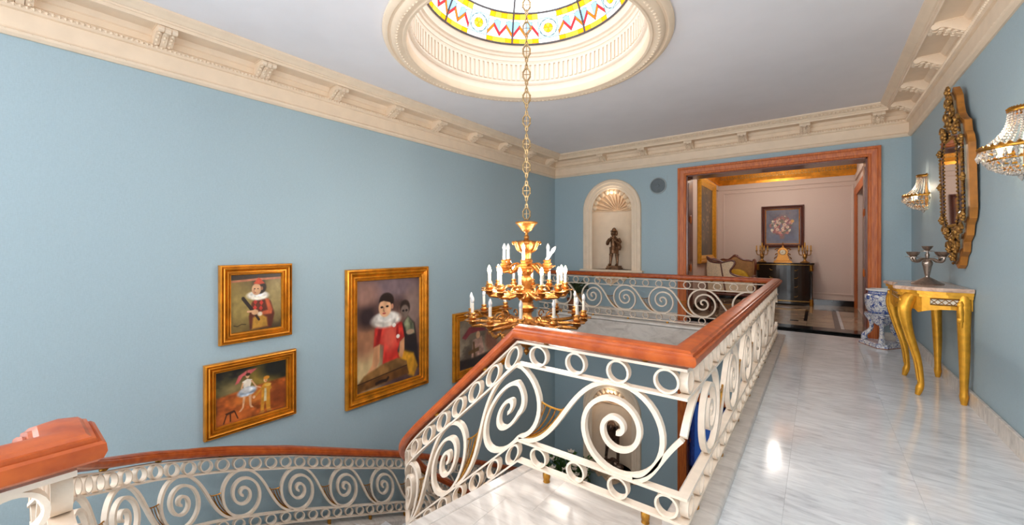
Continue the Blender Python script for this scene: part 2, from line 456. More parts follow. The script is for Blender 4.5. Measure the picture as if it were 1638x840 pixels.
# ---- walls
struct(MB().box(XL-0.2, XL, YF-0.2, YBB, ZL-0.1, 3.3), 'wall_left', BLUE)
struct(MB().box(XR, XR+0.2, YF-0.2, YBB, ZL-0.1, 3.3), 'wall_right', BLUE)
holes = [[(-1.80, 0.0), (0.548, 0.0), (0.548, 2.5), (-1.80, 2.5)], [(-1.80, ZL), (0.548, ZL), (0.548, -1.34), (-1.80, -1.34)]]
for z0, sp in NICHES: holes.append(arch(NX, z0, sp, 0.40))
struct(holed([(XL-0.2, ZL-0.1), (XR+0.2, ZL-0.1), (XR+0.2, 3.3), (XL-0.2, 3.3)], holes, YB, YBB, 'y'), 'wall_back', BLUE)
fw = [(-0.95, 0.5), (0.75, 0.5), (0.75, 2.8), (-0.95, 2.8)]
fw2 = [(-4.0, -1.5), (-1.8, -1.5), (-1.8, 2.7), (-4.0, 2.7)]
struct(holed([(XL-0.2, ZL-0.1), (XR+0.2, ZL-0.1), (XR+0.2, 3.3), (XL-0.2, 3.3)], [fw, fw2], YF-0.2, YF, 'y'), 'wall_front', BLUE)
for i, q in enumerate((fw, fw2)):
    x0, z0 = q[0]; x1, z1 = q[2]
    r = sroot('window_%d' % (i+1), ((x0+x1)/2, YF-0.12, z0))
    mb = MB()
    for a in (x0, (x0+x1)/2-0.03, x1-0.06): mb.box(a, a+0.06, YF-0.16, YF-0.08, z0, z1)
    for a in (z0, z1-0.06): mb.box(x0, x1, YF-0.15, YF-0.09, a, a+0.06)
    mb.build('window_frame', IRON, r)
    xm = (x0+x1)/2
    for a, c in ((x0+0.06, xm-0.03), (xm+0.03, x1-0.06)):
        MB().box(a, c, YF-0.125, YF-0.118, z0+0.06, z1-0.06).build('pane', CLEARGLASS, r)

# ---- floors
fl = sroot('floor')
def xe(y): return -1.335 - 0.1707*(1.92-y)
slab = [(-1.45, YF), (XR, YF), (XR, YB), (XL, YB), (XL, 6.66), (-0.56, 6.66), (-0.56, 1.92), (xe(1.92), 1.92), (xe(0.25), 0.25), (-1.45, 0.05)]
MB().prism(slab, -0.40, -0.012, 'z').build('floor_slab', CURBM, fl)
def tile(x0, x1, y0, y1, m=FLOORM, g=0.0003, z=0.0, par=None):
    MB().cbox(x0+g, x1-g, y0+g, y1-g, z-0.012, z, 0.0003).build('tile', m, par or fl)
ys = [2.26 + 0.92*k for k in range(-6, 6)]
ys = [max(YF, y) for y in ys if y > YF-0.9 and y < 6.9] + [YB]
for i in range(len(ys)-1):
    for x0, x1 in ((-0.36, -0.13), (-0.13, 0.415), (0.415, 0.98)):
        tile(x0, x1, ys[i], ys[i+1])
for y0, y1 in ((-3.0, -1.8), (-1.8, -0.6), (-0.6, 0.5), (0.5, 1.586)):
    tile(-1.24, -0.80, y0, y1, CURBM); tile(-0.80, -0.36, y0, y1, CURBM)
def ptile(poly, m=CURBM): MB().prism(poly, -0.012, 0.0, 'z').build('tile', m, fl)
g_ = 0.0004
for y0, y1 in ((0.25, 0.95), (0.95, 1.45), (1.45, 1.586)):
    ptile([(-1.24-g_, y0+g_), (-1.24-g_, y1-g_), (xe(y1)+0.057, y1-g_), (xe(y0)+0.057, y0+g_)])
for y0, y1 in ((-3.0, -1.4), (-1.4, 0.05)): ptile([(-1.24-g_, y0), (-1.24-g_, y1-g_), (-1.45, y1-g_), (-1.45, y0)])
ptile([(-1.24-g_, 0.05), (-1.24-g_, 0.25-g_), (xe(0.25)+0.057, 0.25-g_), (-1.45, 0.05)])
ptile([(-1.08-g_, 1.586+g_), (-1.08-g_, 1.92), (xe(1.92)+0.057, 1.92), (xe(1.586)+0.057, 1.586+g_)]); tile(-1.08, -0.36, 1.586, 1.92, CURBM)
for y0, y1 in ((0.25, 0.95), (0.951, 1.92)):
    p = []
    MB().frames([((xe(y), y, 0), (1, 0, 0), (0, 0, 1)) for y in (y0, y1)], [(-0.018, -0.05), (-0.018, -0.006), (-0.008, 0.004), (0.048, 0.004), (0.055, 0.0), (0.055, -0.05)]).build('nosing', CURBM, fl)
for k in range(5):
    x0 = XL + 0.8154*k
    tile(x0, x0+0.8154, 6.66, YB)
# raised curb of rounded marble under the gallery railing
CURBP = [(-0.10, -0.02), (-0.10, 0.02), (-0.09, 0.03), (0.085, 0.03), (0.096, 0.026), (0.10, 0.018), (0.10, -0.02)]
cb = sroot('trim_1')
def curb(pts): MB().sweep(pts, CURBP).build('curb', CURBM, cb, smooth=50)
curb([(-0.46, 6.1, 0), (-0.46, 6.76, 0), (-1.5, 6.76, 0)][::-1])
for a, b in ((1.86, 3.3), (3.301, 4.7), (4.701, 6.1)): curb([(-0.46, b, 0), (-0.46, a, 0)])
for a, b in ((-1.501, -2.9), (-2.901, XL)): curb([(b, 6.76, 0), (a, 6.76, 0)])
# lower hall floor
struct(MB().box(XL-0.2, XR+0.2, YF-0.2, YBB, ZL-0.15, ZL), 'floor.002', BEIGEM)
# ---- baseboards
bb = sroot('baseboard_right')
yy = [YF, -2.1, -1.2, -0.3, 0.6, 1.5, 2.35, 3.15, 3.95, 4.85, 5.75, 6.65, YB]
for a, b in zip(yy[:-1], yy[1:]):
    MB().cbox(0.957, XR, a+0.001, b-0.001, 0.0, 0.12, 0.004).build('slab', BASEM, bb)
bb2 = sroot('baseboard_back')
MB().cbox(0.69, 0.956, YB-0.022, YB, 0, 0.12, 0.004).build('slab', BASEM, bb2)
for k in range(3):
    x0 = XL + 0.83*k
    MB().cbox(x0+0.001, x0+0.829, YB-0.022, YB, 0, 0.12, 0.004).build('slab', BASEM, bb2)

# ---- ceiling with the round opening
hole = [(CX + 1.10*math.cos(2*PI*k/96), CY + 1.10*math.sin(2*PI*k/96)) for k in range(96)]
struct(holed([(XL-0.2, YF-0.2), (XR+0.2, YF-0.2), (XR+0.2, YBB), (XL-0.2, YBB)], [hole], ZT, ZT+0.16, 'z'), 'ceiling', WHITEP)
# ---- cornice with brackets
tr = sroot('trim_2')
CP = [(0, 2.717), (0.014, 2.717), (0.034, 2.735), (0.042, 2.752), (0.030, 2.764), (0.026, 2.775), (0.026, 2.895), (0.046, 2.90),
      (0.058, 2.912), (0.058, 2.938), (0.044, 2.948), (0.036, 2.955), (0.036, 3.005), (0.052, 3.012), (0.066, 3.03), (0.078, 3.05),
      (0.236, 3.05), (0.238, 3.042), (0.248, 3.042), (0.250, 3.066), (0.262, 3.070), (0.264, 3.082), (0.276, 3.086), (0.300, 3.106),
      (0.322, 3.120), (0.330, 3.126), (0.330, ZT+0.01), (0, ZT+0.01)]
loop = [(XL, YF, 0), (XR, YF, 0), (XR, YB, 0), (XL, YB, 0)]
MB().sweep(loop, CP, closed=True).build('moulding', CREAM, tr)
bd = MB(); ed = MB()
def wallrun(a, b, n, o, step):
    L = math.hypot(b[0]-a[0], b[1]-a[1]); k = int(L/step)
    for i in range(k):
        t = (i+0.5)/k
        yield a[0]+(b[0]-a[0])*t + n[0]*o, a[1]+(b[1]-a[1])*t + n[1]*o
WR = [((XL, YF), (XL, YB), (1, 0)), ((XR, YF), (XR, YB), (-1, 0)), ((XL, YB), (XR, YB), (0, -1))]
for a, b, n in WR:
    for x, y in wallrun(a, b, n, 0.060, 0.03): bd.octa((x, y, 2.925), 0.014, 0.015)
    for x, y in wallrun(a, b, n, 0.300, 0.045):
        if XL+0.3 < x < XR-0.3 and y < YB-0.29: ed.octa((x, y, 3.103), 0.018, 0.021)
    for x, y in wallrun(a, b, n, 0.036, 0.06): ed.octa((x, y, 2.750), 0.012, 0.006)
bd.build('bead_row', CREAM, tr, kind='stuff'); ed.build('egg_row', CREAM, tr, kind='stuff')
def bracket_mesh():
    mb = MB()
    def prof(d):
        return [(0.03, 0.0), (0.236, 0.0), (0.236, -0.012), (0.247, -0.02), (0.250, -0.036), (0.240, -0.052-d), (0.222, -0.056-d), (0.206, -0.048-d),
                (0.190, -0.046-d), (0.165, -0.054-d), (0.135, -0.074-d), (0.105, -0.096-d), (0.075, -0.112-d), (0.05, -0.112-d), (0.03, -0.10)]
    for y0, y1, d in ((-0.062, -0.024, 0.0), (-0.020, 0.020, 0.008), (0.024, 0.062, 0.0)):
        mb.prism(prof(d), y0, y1, 'y')
    mb.prism(prof(-0.008), -0.056, 0.056, 'y')
    for s in (-0.043, 0, 0.043):
        mb.tube([(0.232, s-0.018, -0.034), (0.232, s+0.018, -0.034)], 0.024, 8)
        for k in range(4):
            mb.ball((0.07+0.04*k, s, -0.108+0.018*k), (0.02, 0.013, 0.012), 6, 4)
    mb.box(0.03, 0.24, -0.068, 0.068, -0.008, 0.004)
    return mb.mesh('bracket', (0, 0, 0), 40)
bm_ = bracket_mesh(); bm_.materials.append(CREAM)
def bracket(x, y, rz):
    o = bpy.data.objects.new('bracket', bm_); o.location = (x, y, 3.05); o.rotation_euler = (0, 0, rz); o.parent = tr; COL.objects.link(o)
for k in range(-4, 9): bracket(XL, 0.919+0.757*k, 0)
for k in range(0, 12): bracket(XR, 6.88-0.738*k, PI)
for k in range(0, 6): bracket(-3.305+0.79*k, YB, -PI/2)

# ---- dome: oculus moulding, drum, stained glass
wd = sroot('window_3', (CX, CY, ZT))
MB().lathe([(1.305, ZT+0.005), (1.305, 3.122), (1.285, 3.104), (1.262, 3.100), (1.252, 3.108), (1.236, 3.108), (1.228, 3.094), (1.20, 3.080), (1.172, 3.080),
            (1.150, 3.092), (1.138, 3.092), (1.130, 3.084), (1.108, 3.088), (1.098, 3.104), (1.096, ZT+0.02), (1.20, ZT+0.02)], CX, CY, 96).build('ring_moulding', CREAM, wd, smooth=35)
mb = MB()
for k in range(150):
    a = 2*PI*k/150; mb.octa((CX+1.186*math.cos(a), CY+1.186*math.sin(a), 3.079), 0.015, 0.009)
mb.build('bead_row', CREAM, wd, kind='stuff')
MB().lathe([(1.10, ZT+0.01), (1.096, 3.235), (1.078, 3.238), (1.066, 3.250), (1.066, 3.262), (1.080, 3.270), (1.080, 3.282), (1.088, 3.286), (1.088, 3.490), (1.074, 3.494),
            (1.070, 3.510), (1.062, 3.514), (1.062, 3.560), (1.044, 3.566), (1.040, 3.590), (1.016, 3.600), (1.010, 3.640), (1.004, 3.650), (1.0, 3.682), (1.02, 3.69),
            (1.24, 3.69), (1.24, ZT+0.01)], CX, CY, 96).build('drum', DRUMW, wd, smooth=35)
mb = MB()
for k in range(116):
    a = 2*PI*k/116; c, s = math.cos(a), math.sin(a); st = len(mb.v)
    mb.box(1.070, 1.092, -0.017, 0.017, 3.29, 3.478)
    mb.move(lambda p: (CX+p.x*c-p.y*s, CY+p.x*s+p.y*c, p.z), st)
mb.lathe([(1.092, 3.474), (1.070, 3.474), (1.070, 3.490), (1.092, 3.490)], CX, CY, 96)
mb.build('flute_row', DRUMW, wd, kind='stuff')
SR = 1.054; SZ = 3.682 - 0.333
FD = Vector((-0.575, 0.818)); RD = Vector((0.818, 0.575))
def dome(ph, e, r=SR):
    a = math.radians(ph); b = math.radians(e)
    d = FD*math.cos(a) + RD*math.sin(a)
    return (CX + d.x*r*math.cos(b), CY + d.y*r*math.cos(b), SZ + r*math.sin(b))
GL = {k: glassmat(n+'_glass', c, 0.3) for k, n, c in (('Y', 'yellow', (255, 214, 60)), ('O', 'orange', (255, 148, 20)), ('R', 'red', (232, 48, 52)), ('V', 'vermilion', (250, 104, 28)),
      ('W', 'white', (255, 255, 255)), ('B', 'pale_blue', (188, 222, 240)), ('C', 'sky_blue', (130, 186, 222)), ('P', 'pink', (255, 220, 210)), ('G', 'grey_green', (150, 180, 186)))}
stuffp = {}
leadm = MB()
def pane(poly, c, lead=True):
    # poly in (azimuth, elevation)
    pts = []
    n = len(poly)
    for i in range(n):
        a, b = poly[i], poly[(i+1) % n]
        k = max(1, int(abs(b[0]-a[0])/4))
        for j in range(k): pts.append((a[0]+(b[0]-a[0])*j/k, a[1]+(b[1]-a[1])*j/k))
    cx = sum(p[0] for p in pts)/len(pts); cy = sum(p[1] for p in pts)/len(pts)
    vs = [dome(*p) for p in pts] + [dome(cx, cy)]
    m = len(pts); fs = [(i, (i+1) % m, m) for i in range(m)]
    az = (cx+180) % 360 - 180
    if abs(az) < 88:
        q = MB(); q.add(vs, fs); q.build('pane', GL[c], wd, recalc=False)
    else:
        stuffp.setdefault(c, MB()).add(vs, fs)
    if lead:
        leadm.tube([dome(p[0], p[1], SR-0.002) for p in pts], 0.0028, 4, closed=True)
SEC = 360/7
for s in range(7):
    A = -10 + SEC*s
    def zig(a0, a1, flip):
        w_ = (a1-a0)/4
        for k in range(4): pane([(a0+w_*k, 18.4), (a0+w_*(k+1), 18.4), (a0+w_*(k+1), 21.8), (a0+w_*k, 21.8)], 'Y' if k % 3 else 'O')
        T = (a1-a0)/2
        for j in range(2):
            x = a0+T*j; lo, hi, th = 22.4, 27.4, 2.3
            pane([(x, lo), (x+T/2, hi), (x+T/2, hi+th), (x, lo+th)], 'R' if (j+flip) % 2 == 0 else 'V')
            pane([(x+T/2, hi), (x+T, lo), (x+T, lo+th), (x+T/2, hi+th)], 'V' if (j+flip) % 2 == 0 else 'R')
            pane([(x, 21.8), (x+T, 21.8), (x+T, lo), (x+T/2, hi), (x, lo)], 'W')
            for q in (0, 1):
                xa, xb = x+q*T/2, x+(q+1)*T/2
                ya, yb = (lo+th, hi+th) if q == 0 else (hi+th, lo+th)
                pane([(xa, ya), (xb, yb), (xb, 30.9), ((xa+xb)/2, 31.7), (xa, 30.9)], 'C' if q == flip else 'B')
                pane([(xa, 30.9), ((xa+xb)/2, 31.7), (xb, 30.9), (xb, 32.6), (xa, 32.6)], 'P' if q else 'W')
                pane([(xa, 32.6), (xb, 32.6), (xb, 36.2), (xa, 36.2)], 'Y' if q else 'O')
    m0, m1 = A+18.5, A+SEC-18.5
    zig(A+0.4, m0, 0); zig(m1, A+SEC-0.4, 1)
    mc = (m0+m1)/2
    for a, b in ((m0, mc), (mc, m1)):
        pane([(a, 18.4), (b, 18.4), (b, 21.6), (a, 21.6)], 'W' if a == m0 else 'P')
        pane([(a, 33.0), (b, 33.0), (b, 36.2), (a, 36.2)], 'W')
    def ell(r, n=12, off=0): return [(mc+6.4*r*math.cos(2*PI*(k+off)/n), 27.3+5.0*r*math.sin(2*PI*(k+off)/n)) for k in range(n+1)]
    E1 = ell(1.0); E2 = ell(0.55)
    for k in range(0, 12, 3):
        cxn, cyn = [(m1, 33.0), (m0, 33.0), (m0, 21.6), (m1, 21.6)][k//3]
        pane([(cxn, cyn), (E1[k+3][0], cyn) if k % 6 == 0 else (cxn, E1[k+3][1])] + E1[k:k+4][::-1] + ([(cxn, E1[k][1])] if k % 6 == 0 else [(E1[k][0], cyn)]), 'G')
        pane(E1[k:k+4] + E2[k:k+4][::-1], 'W')
    for k in range(0, 12, 2): pane(E2[k:k+3] + [(mc, 27.3)], 'O' if k % 4 == 0 else 'Y')
    for e0, e1, n in ((36.2, 46, 8), (46, 58, 8), (58, 74, 4), (74, 89, 2)):
        for k in range(n):
            w_ = SEC/n; pane([(A+w_*k, e0), (A+w_*(k+1), e0), (A+w_*(k+1), e1), (A+w_*k, e1)], 'W')
for c, q in stuffp.items(): q.build('pane_rest', GL[c], wd, kind='stuff', recalc=False)
leadm.build('leading', LEAD, wd, kind='stuff')
for s in range(7):
    MB().tube([dome(-10+SEC*s, 18.2+0.5*k*1.0, SR-0.006) for k in range(0, 142, 6)], 0.011, 6).build('rib', LEAD, wd)
for e in (18.6, 36.2): MB().tube([dome(3.6*k, e, SR-0.006) for k in range(100)], 0.011, 6, closed=True).build('rib_ring', LEAD, wd)

# ---- wooden door casings (upstairs doorway and the one right below it)
def casing(name, z0, zt, mat, zo):
    r = sroot(name, (-0.62, YB, z0))
    x0, x1 = -1.80, 0.548
    CPR = [(0.0, -0.005), (0.0, 0.018), (0.012, 0.026), (0.03, 0.026), (0.036, 0.034), (0.06, 0.036), (0.085, 0.046), (0.098, 0.046), (0.104, 0.056), (0.132, 0.056), (0.136, 0.048), (0.136, -0.005)]
    fr = [((x0, YB, z0), (-1, 0, 0), (0, -1, 0)), ((x0, YB, zt), (-1, 0, 1), (0, -1, 0)), ((x1, YB, zt), (1, 0, 1), (0, -1, 0)), ((x1, YB, z0), (1, 0, 0), (0, -1, 0))]
    MB().frames(fr, CPR).build('casing', mat, r, smooth=25)
    mb = MB()
    mb.box(x0-0.001, x0+0.02, YB-0.01, YBB+0.02, z0, zt).box(x1-0.02, x1+0.001, YB-0.01, YBB+0.02, z0, zt).box(x0, x1, YB-0.01, YBB+0.02, zt-0.02, zt+0.001)
    mb.build('reveal', WOODD, r)
    for x in (x0+0.02, x1-0.028):
        for a, b in ((0.15, 0.85), (0.95, 1.7), (1.8, zt-z0-0.12)):
            MB().box(x, x+0.008, YB+0.05, YBB-0.05, z0+a, z0+b).build('panel', WOODD, r)
        for zz in (0.9, 1.75):
            m = MB(); m.ball((x+0.008, (YB+YBB)/2, z0+zz), (0.02, 0.05, 0.08), 8, 6); m.build('carving', WOODC, r, smooth=60)
    return r
casing('door_1', 0.0, 2.5, WOODC, 0)
d3 = casing('door_2', ZL, -1.34, WOODC, 0)
# the blue glazed door below
for i, (xa, xb) in enumerate(((-1.78, -1.22), (-1.22, -0.63), (-0.63, -0.04), (-0.04, 0.52))):
    mb = MB(); y0, y1 = YB+0.13, YB+0.19
    mb.box(xa, xa+0.07, y0, y1, ZL, -1.36).box(xb-0.07, xb, y0, y1, ZL, -1.36).box(xa, xb, y0, y1, -1.45, -1.36).box(xa, xb, y0, y1, ZL, ZL+0.35).box(xa, xb, y0, y1, -2.62, -2.55)
    lf = mb.build('door_leaf', DOORBLUE, d3)
    MB().box(xa+0.07, xb-0.07, YB+0.155, YB+0.162, ZL+0.35, -1.45).build('pane', BLUEGLASS, lf)
    mb = MB()
    for s in (-1, 1):
        for zc in (-2.3, -2.9):
            mb.tube([((xa+xb)/2+s*0.10*(1-k/22)*math.cos(k*0.5), YB+0.14, zc+0.16*(1-k/22)*math.sin(k*0.5)) for k in range(20)], 0.01, 5)
    mb.build('iron_scroll', DIRON, lf, smooth=60)

# ---- shell niches with sills and aprons
def niche(name, z0, sp):
    r = sroot(name, (NX, YB, z0))
    R, D = 0.40, 0.30
    def back(u, v):
        a = PI*u
        return (NX - R*math.cos(a), YB + D*math.sin(a), z0 + (sp-z0)*v)
    MB().grid(back, 20, 2).build('niche_back', CREAM, r, smooth=60, recalc=False)
    def shell(u, v):
        a = PI*u; t = v
        lob = 0.5+0.5*math.cos(22*a)
        rr = R*t*(1 - 0.0*lob)
        dep = D*math.sqrt(max(0, 1-t*t)) - 0.045*t*(1-t)*2*lob - 0.012*math.sin(t*26)*t*(1-t)*2
        return (NX - rr*math.cos(a), YB + dep, sp + rr*math.sin(a))
    MB().grid(shell, 110, 16).build('shell', SHELL, r, smooth=50, recalc=False)
    for k in range(11):
        a = PI*(k+0.5)/11
        m = MB(); m.ball((NX-0.36*math.cos(a), YB+0.02, sp+0.36*math.sin(a)), (0.055, 0.03, 0.055), 10, 6)
        m.tube([(NX-q*math.cos(a), YB+0.03+0.22*math.sqrt(1-(q/0.4)**2), sp+q*math.sin(a)) for q in (0.1, 0.18, 0.26, 0.33, 0.37)], [0.008, 0.015, 0.022, 0.03, 0.03], 6)
        m.build('shell_rib', SHELL, r, smooth=60)
    m = MB(); m.tube([(NX-R*math.cos(PI*k/16), YB+D*math.sin(PI*k/16)-0.01, sp) for k in range(17)], 0.016, 6); m.build('shell_ledge', SHELL, r, smooth=60)
    P = [(0, -0.004), (0, 0.012), (0.02, 0.020), (0.05, 0.020), (0.06, 0.034), (0.11, 0.040), (0.125, 0.056), (0.165, 0.056), (0.18, 0.046), (0.185, 0.03), (0.185, -0.004)]
    fr = [((NX-R, YB, z0), (-1, 0, 0), (0, -1, 0))]
    for k in range(25):
        a = PI*k/24; fr.append(((NX-R*math.cos(a), YB, sp+R*math.sin(a)), (-math.cos(a), 0, math.sin(a)), (0, -1, 0)))
    fr.append(((NX+R, YB, z0), (1, 0, 0), (0, -1, 0)))
    MB().frames(fr, P).build('arch_moulding', CREAM, r, smooth=30)
    MB().cbox(NX-0.63, NX+0.63, YB-0.10, YB+0.3, z0-0.035, z0, 0.008).build('sill', CREAM, r)
    # scrolled plaster apron under the sill
    pts = [(-0.50, 0), (0.50, 0), (0.49, -0.05), (0.42, -0.09), (0.36, -0.06), (0.30, -0.10), (0.24, -0.16), (0.17, -0.12), (0.11, -0.17), (0.05, -0.20), (0, -0.25),
           (-0.05, -0.20), (-0.11, -0.17), (-0.17, -0.12), (-0.24, -0.16), (-0.30, -0.10), (-0.36, -0.06), (-0.42, -0.09), (-0.49, -0.05)]
    m = MB().prism([(NX+a*1.08, z0-0.035+b*1.15) for a, b in pts], YB-0.035, YB, 'y')
    for k in range(26):
        a = -0.42+0.84*k/25; b = -0.05-0.035*abs(math.sin(k*1.9))-0.06*(1-abs(a)/0.45)
        m.ball((NX+a, YB-0.036, z0-0.03+b), (0.034, 0.018, 0.03), 6, 4)
    m.build('apron', SHELL, r, smooth=40)
niche('trim_3', *NICHES[0]); niche('trim_4', *NICHES[1])
for z0, sp in NICHES: point('niche_lamp', (NX, YB-0.02, sp+0.30), 1.6 if z0 > 0 else 2.6, (1.0, 0.84, 0.66), 0.08)  # added warm light in each arch, no fixture, brightens the shell

# ---- sitting room behind the doorway
S0, S1, SY0, SY1 = -2.0, 0.66, YBB, 11.2
struct(MB().box(S0-0.15, S0, SY0-0.01, SY1+0.15, -0.3, 3.3), 'wall_west', BEIGE)
struct(MB().box(S0-0.15, S1+0.15, SY1, SY1+0.15, -0.3, 3.3), 'wall_rear', BEIGE)
we = holed([(SY0-0.01, -0.3), (SY1+0.15, -0.3), (SY1+0.15, 3.3), (SY0-0.01, 3.3)], [[(9.15, 0), (10.95, 0), (10.95, 2.36), (9.15, 2.36)]], S1, S1+0.15, 'x')
struct(we, 'wall_east', BEIGE)
struct(MB().box(S0-0.15, S1+0.15, SY0-0.01, SY1+0.15, 3.10, 3.3), 'ceiling.001', WHITEP)
f2 = sroot('floor.001')
MB().box(S0, S1+0.15, YB, SY1, -0.3, -0.012).build('floor_slab', BLACKM, f2)
def t2(x0, x1, y0, y1, m): tile(x0, x1, y0, y1, m, 0.001, 0.0, f2)
t2(-1.80, 0.548, YB, 7.46, BLACKM); t2(-1.80, 0.548, 7.46, 7.485, BEIGEM); t2(-1.80, 0.548, 7.485, 7.62, BLACKM); t2(-1.80, 0.548, 7.62, 7.645, BEIGEM)
t2(S0, S1, 7.645, 8.02, BLACKM)
xs = [S0, -1.50, -0.85, -0.14, 0.22]; yr = [8.02, 8.55, 10.2, 10.8]
for i in range(4):
    for j in range(3): t2(xs[i], xs[i+1]-(0.05 if i == 2 and j == 1 else 0), yr[j], yr[j+1], BEIGEM)
t2(-0.19, -0.14, 8.55, 10.2, BLACKM)
t2(0.22, 0.29, 8.02, 10.3, BLACKM); t2(0.29, 0.335, 8.02, 10.3, FLOORM); t2(0.335, S1, 8.02, 9.1, BEIGEM); t2(0.335, S1, 9.1, 10.3, BEIGEM)
t2(0.22, S1, 10.3, 10.42, BLACKM); t2(0.22, S1, 10.42, SY1, BEIGEM); t2(S0, 0.22, 10.8, SY1, BEIGEM)
for x, y in ((-0.32, 8.50), (-0.32, 10.25), (-1.1, 8.50), (0.1, 10.3)):
    MB().cbox(x-0.06, x+0.06, y-0.06, y+0.06, -0.004, 0.0012, 0.0005).build('inset', BLACKM, f2)
bk = sroot('baseboard_rear')
MB().cbox(S0, S1, SY1-0.022, SY1, 0, 0.12, 0.005).build('slab', BLACKM, bk)
MB().cbox(S0, S0+0.022, SY0, SY1-0.024, 0, 0.12, 0.005).build('slab', BLACKM, bk)
t5 = sroot('trim_5')
MB().box(S0, S1, SY1-0.03, SY1, 2.68, 2.80).box(S0, S0+0.03, SY0, SY1-0.03, 2.68, 2.80).box(S1-0.03, S1, SY0, SY1-0.03, 2.68, 2.80).build('frieze', BEIGE, t5)
MB().sweep([(S0, SY1-0.0, 0), (S0, SY0, 0)], [(0, 2.8), (0, 3.1), (0.10, 3.1), (0.10, 3.07), (0.04, 2.86), (0.04, 2.8)]).build('cornice', GOLDF, t5)
MB().sweep([(S1, SY1, 0), (S0, SY1, 0)], [(0, 2.8), (0, 3.1), (0.10, 3.1), (0.10, 3.07), (0.04, 2.86), (0.04, 2.8)]).build('cornice', GOLDF, t5)
mb = MB()
for k in range(44):
    x = S0+0.06*k+0.03
    mb.box(x, x+0.042, SY1-0.075, SY1-0.05, 2.93, 2.945).box(x, x+0.012, SY1-0.075, SY1-0.05, 2.945, 2.985).box(x, x+0.03, SY1-0.085, SY1-0.055, 2.985, 3.0).box(x+0.03, x+0.042, SY1-0.08, SY1-0.05, 2.945, 2.97)
mb.build('fret_row', DGOLD, t5, kind='stuff')
# panel moulding on the rear wall
fr = []
for x, z, sx, sz in ((-1.86, 0.25, -1, -1), (-1.86, 2.60, -1, 1), (0.60, 2.60, 1, 1), (0.60, 0.25, 1, -1)):
    fr.append(((x, SY1, z), (sx, 0, sz), (0, -1, 0)))
MB().frames(fr, [(-0.02, 0), (-0.02, 0.012), (0, 0.018), (0.02, 0.012), (0.02, 0)], closed=True).build('panel_moulding', BEIGE, t5)
# door in the east wall of the sitting room
d4 = sroot('door_3', (S1, 10.05, 0))
fr = [((S1, 9.15, 0), (0, -1, 0), (-1, 0, 0)), ((S1, 9.15, 2.36), (0, -1, 1), (-1, 0, 0)), ((S1, 10.95, 2.36), (0, 1, 1), (-1, 0, 0)), ((S1, 10.95, 0), (0, 1, 0), (-1, 0, 0))]
MB().frames(fr, [(0, -0.005), (0, 0.02), (0.03, 0.03), (0.08, 0.034), (0.10, 0.045), (0.13, 0.045), (0.136, -0.005)]).build('casing', WOODC, d4, smooth=25)
for a, b in ((9.16, 10.05), (10.05, 10.94)):
    lf = MB().box(S1+0.08, S1+0.12, a, b, 0.0, 2.35).build('door_leaf', WOODD, d4)
    for c, d in ((0.2, 1.0), (1.15, 2.2)): MB().cbox(0, b-a-0.24, 0, d-c, 0, 0.012, 0.01).move(lambda p: (S1+0.08-p.z, a+0.12+p.x, c+p.y)).build('panel', WOODD, lf)
    m = MB(); m.ball((S1+0.05, b-0.06 if a < 10 else a+0.06, 1.05), 0.028, 10, 6); m.tube([(S1+0.05, b-0.06 if a < 10 else a+0.06, 1.05), (S1+0.085, b-0.06 if a < 10 else a+0.06, 1.05)], 0.01, 8)
    m.build('door_knob', BRASS, lf, smooth=50)
MB().box(S1+0.14, S1+0.16, SY0, SY1, -0.1, 2.5).build('back_panel', WOODD, d4)

# ------------------------------------------------------------------ balustrades
class Path:
    # plan polyline by arclength + height of the base line; s grows towards the camera-right / uphill
    def __init__(s, pts, s0, zt): 
        s.p = [Vector(q) for q in pts]; s.s = [s0]
        for a, b in zip(s.p[:-1], s.p[1:]): s.s.append(s.s[-1] + (b-a).length)
        s.zt = zt
    def xy(s, t):
        i = 0
        if t <= s.s[0]: i = 0
        elif t >= s.s[-1]: i = len(s.p)-2
        else:
            while i < len(s.p)-2 and s.s[i+1] < t: i += 1
        d = (s.p[i+1]-s.p[i]); L = d.length; d = d/L
        return s.p[i] + d*(t-s.s[i]), d
    def z(s, t):
        z = s.zt
        if t <= z[0][0]: return z[0][1]
        for a, b in zip(z[:-1], z[1:]):
            if t <= b[0]: return a[1] + (b[1]-a[1])*(t-a[0])/(b[0]-a[0])
        return z[-1][1]
    def at(s, t, h, o=0.0):
        q, d = s.xy(t); return (q.x - d.y*o, q.y + d.x*o, s.z(t)+h)
def ribbon(mb, P, sh, th, dep, caps=True):
    n = len(sh); fr = []
    for i in range(n):
        a = sh[max(0, i-1)]; b = sh[min(n-1, i+1)]
        dx, dy = b[0]-a[0], b[1]-a[1]; L = math.hypot(dx, dy) or 1
        nx, ny = -dy/L*th/2, dx/L*th/2
        t, h = sh[i]
        A = Vector(P.at(t+nx, h+ny, -dep/2)); B = Vector(P.at(t-nx, h-ny, -dep/2))
        C = Vector(P.at(t-nx, h-ny, dep/2)); D = Vector(P.at(t+nx, h+ny, dep/2))
        fr.append((A, B, C, D))
    vs = [tuple(p) for f in fr for p in f]; fs = []
    for i in range(n-1):
        for j in range(4):
            l = (j+1) % 4; fs.append((i*4+j, (i+1)*4+j, (i+1)*4+l, i*4+l))
    if caps: fs.append((0, 3, 2, 1)); fs.append(tuple((n-1)*4+j for j in range(4)))
    mb.add(vs, fs); return mb
RT = [0.215, 0.215, 0.214, 0.170, 0.133, 0.110, 0.099, 0.068, 0.047, 0.032, 0.022]
HB0, HB1, HB2, HB3 = 0.062, 0.176, 0.604, 0.728       # the four flat bars
HC = (HB1 + HB2)/2 + 0.006
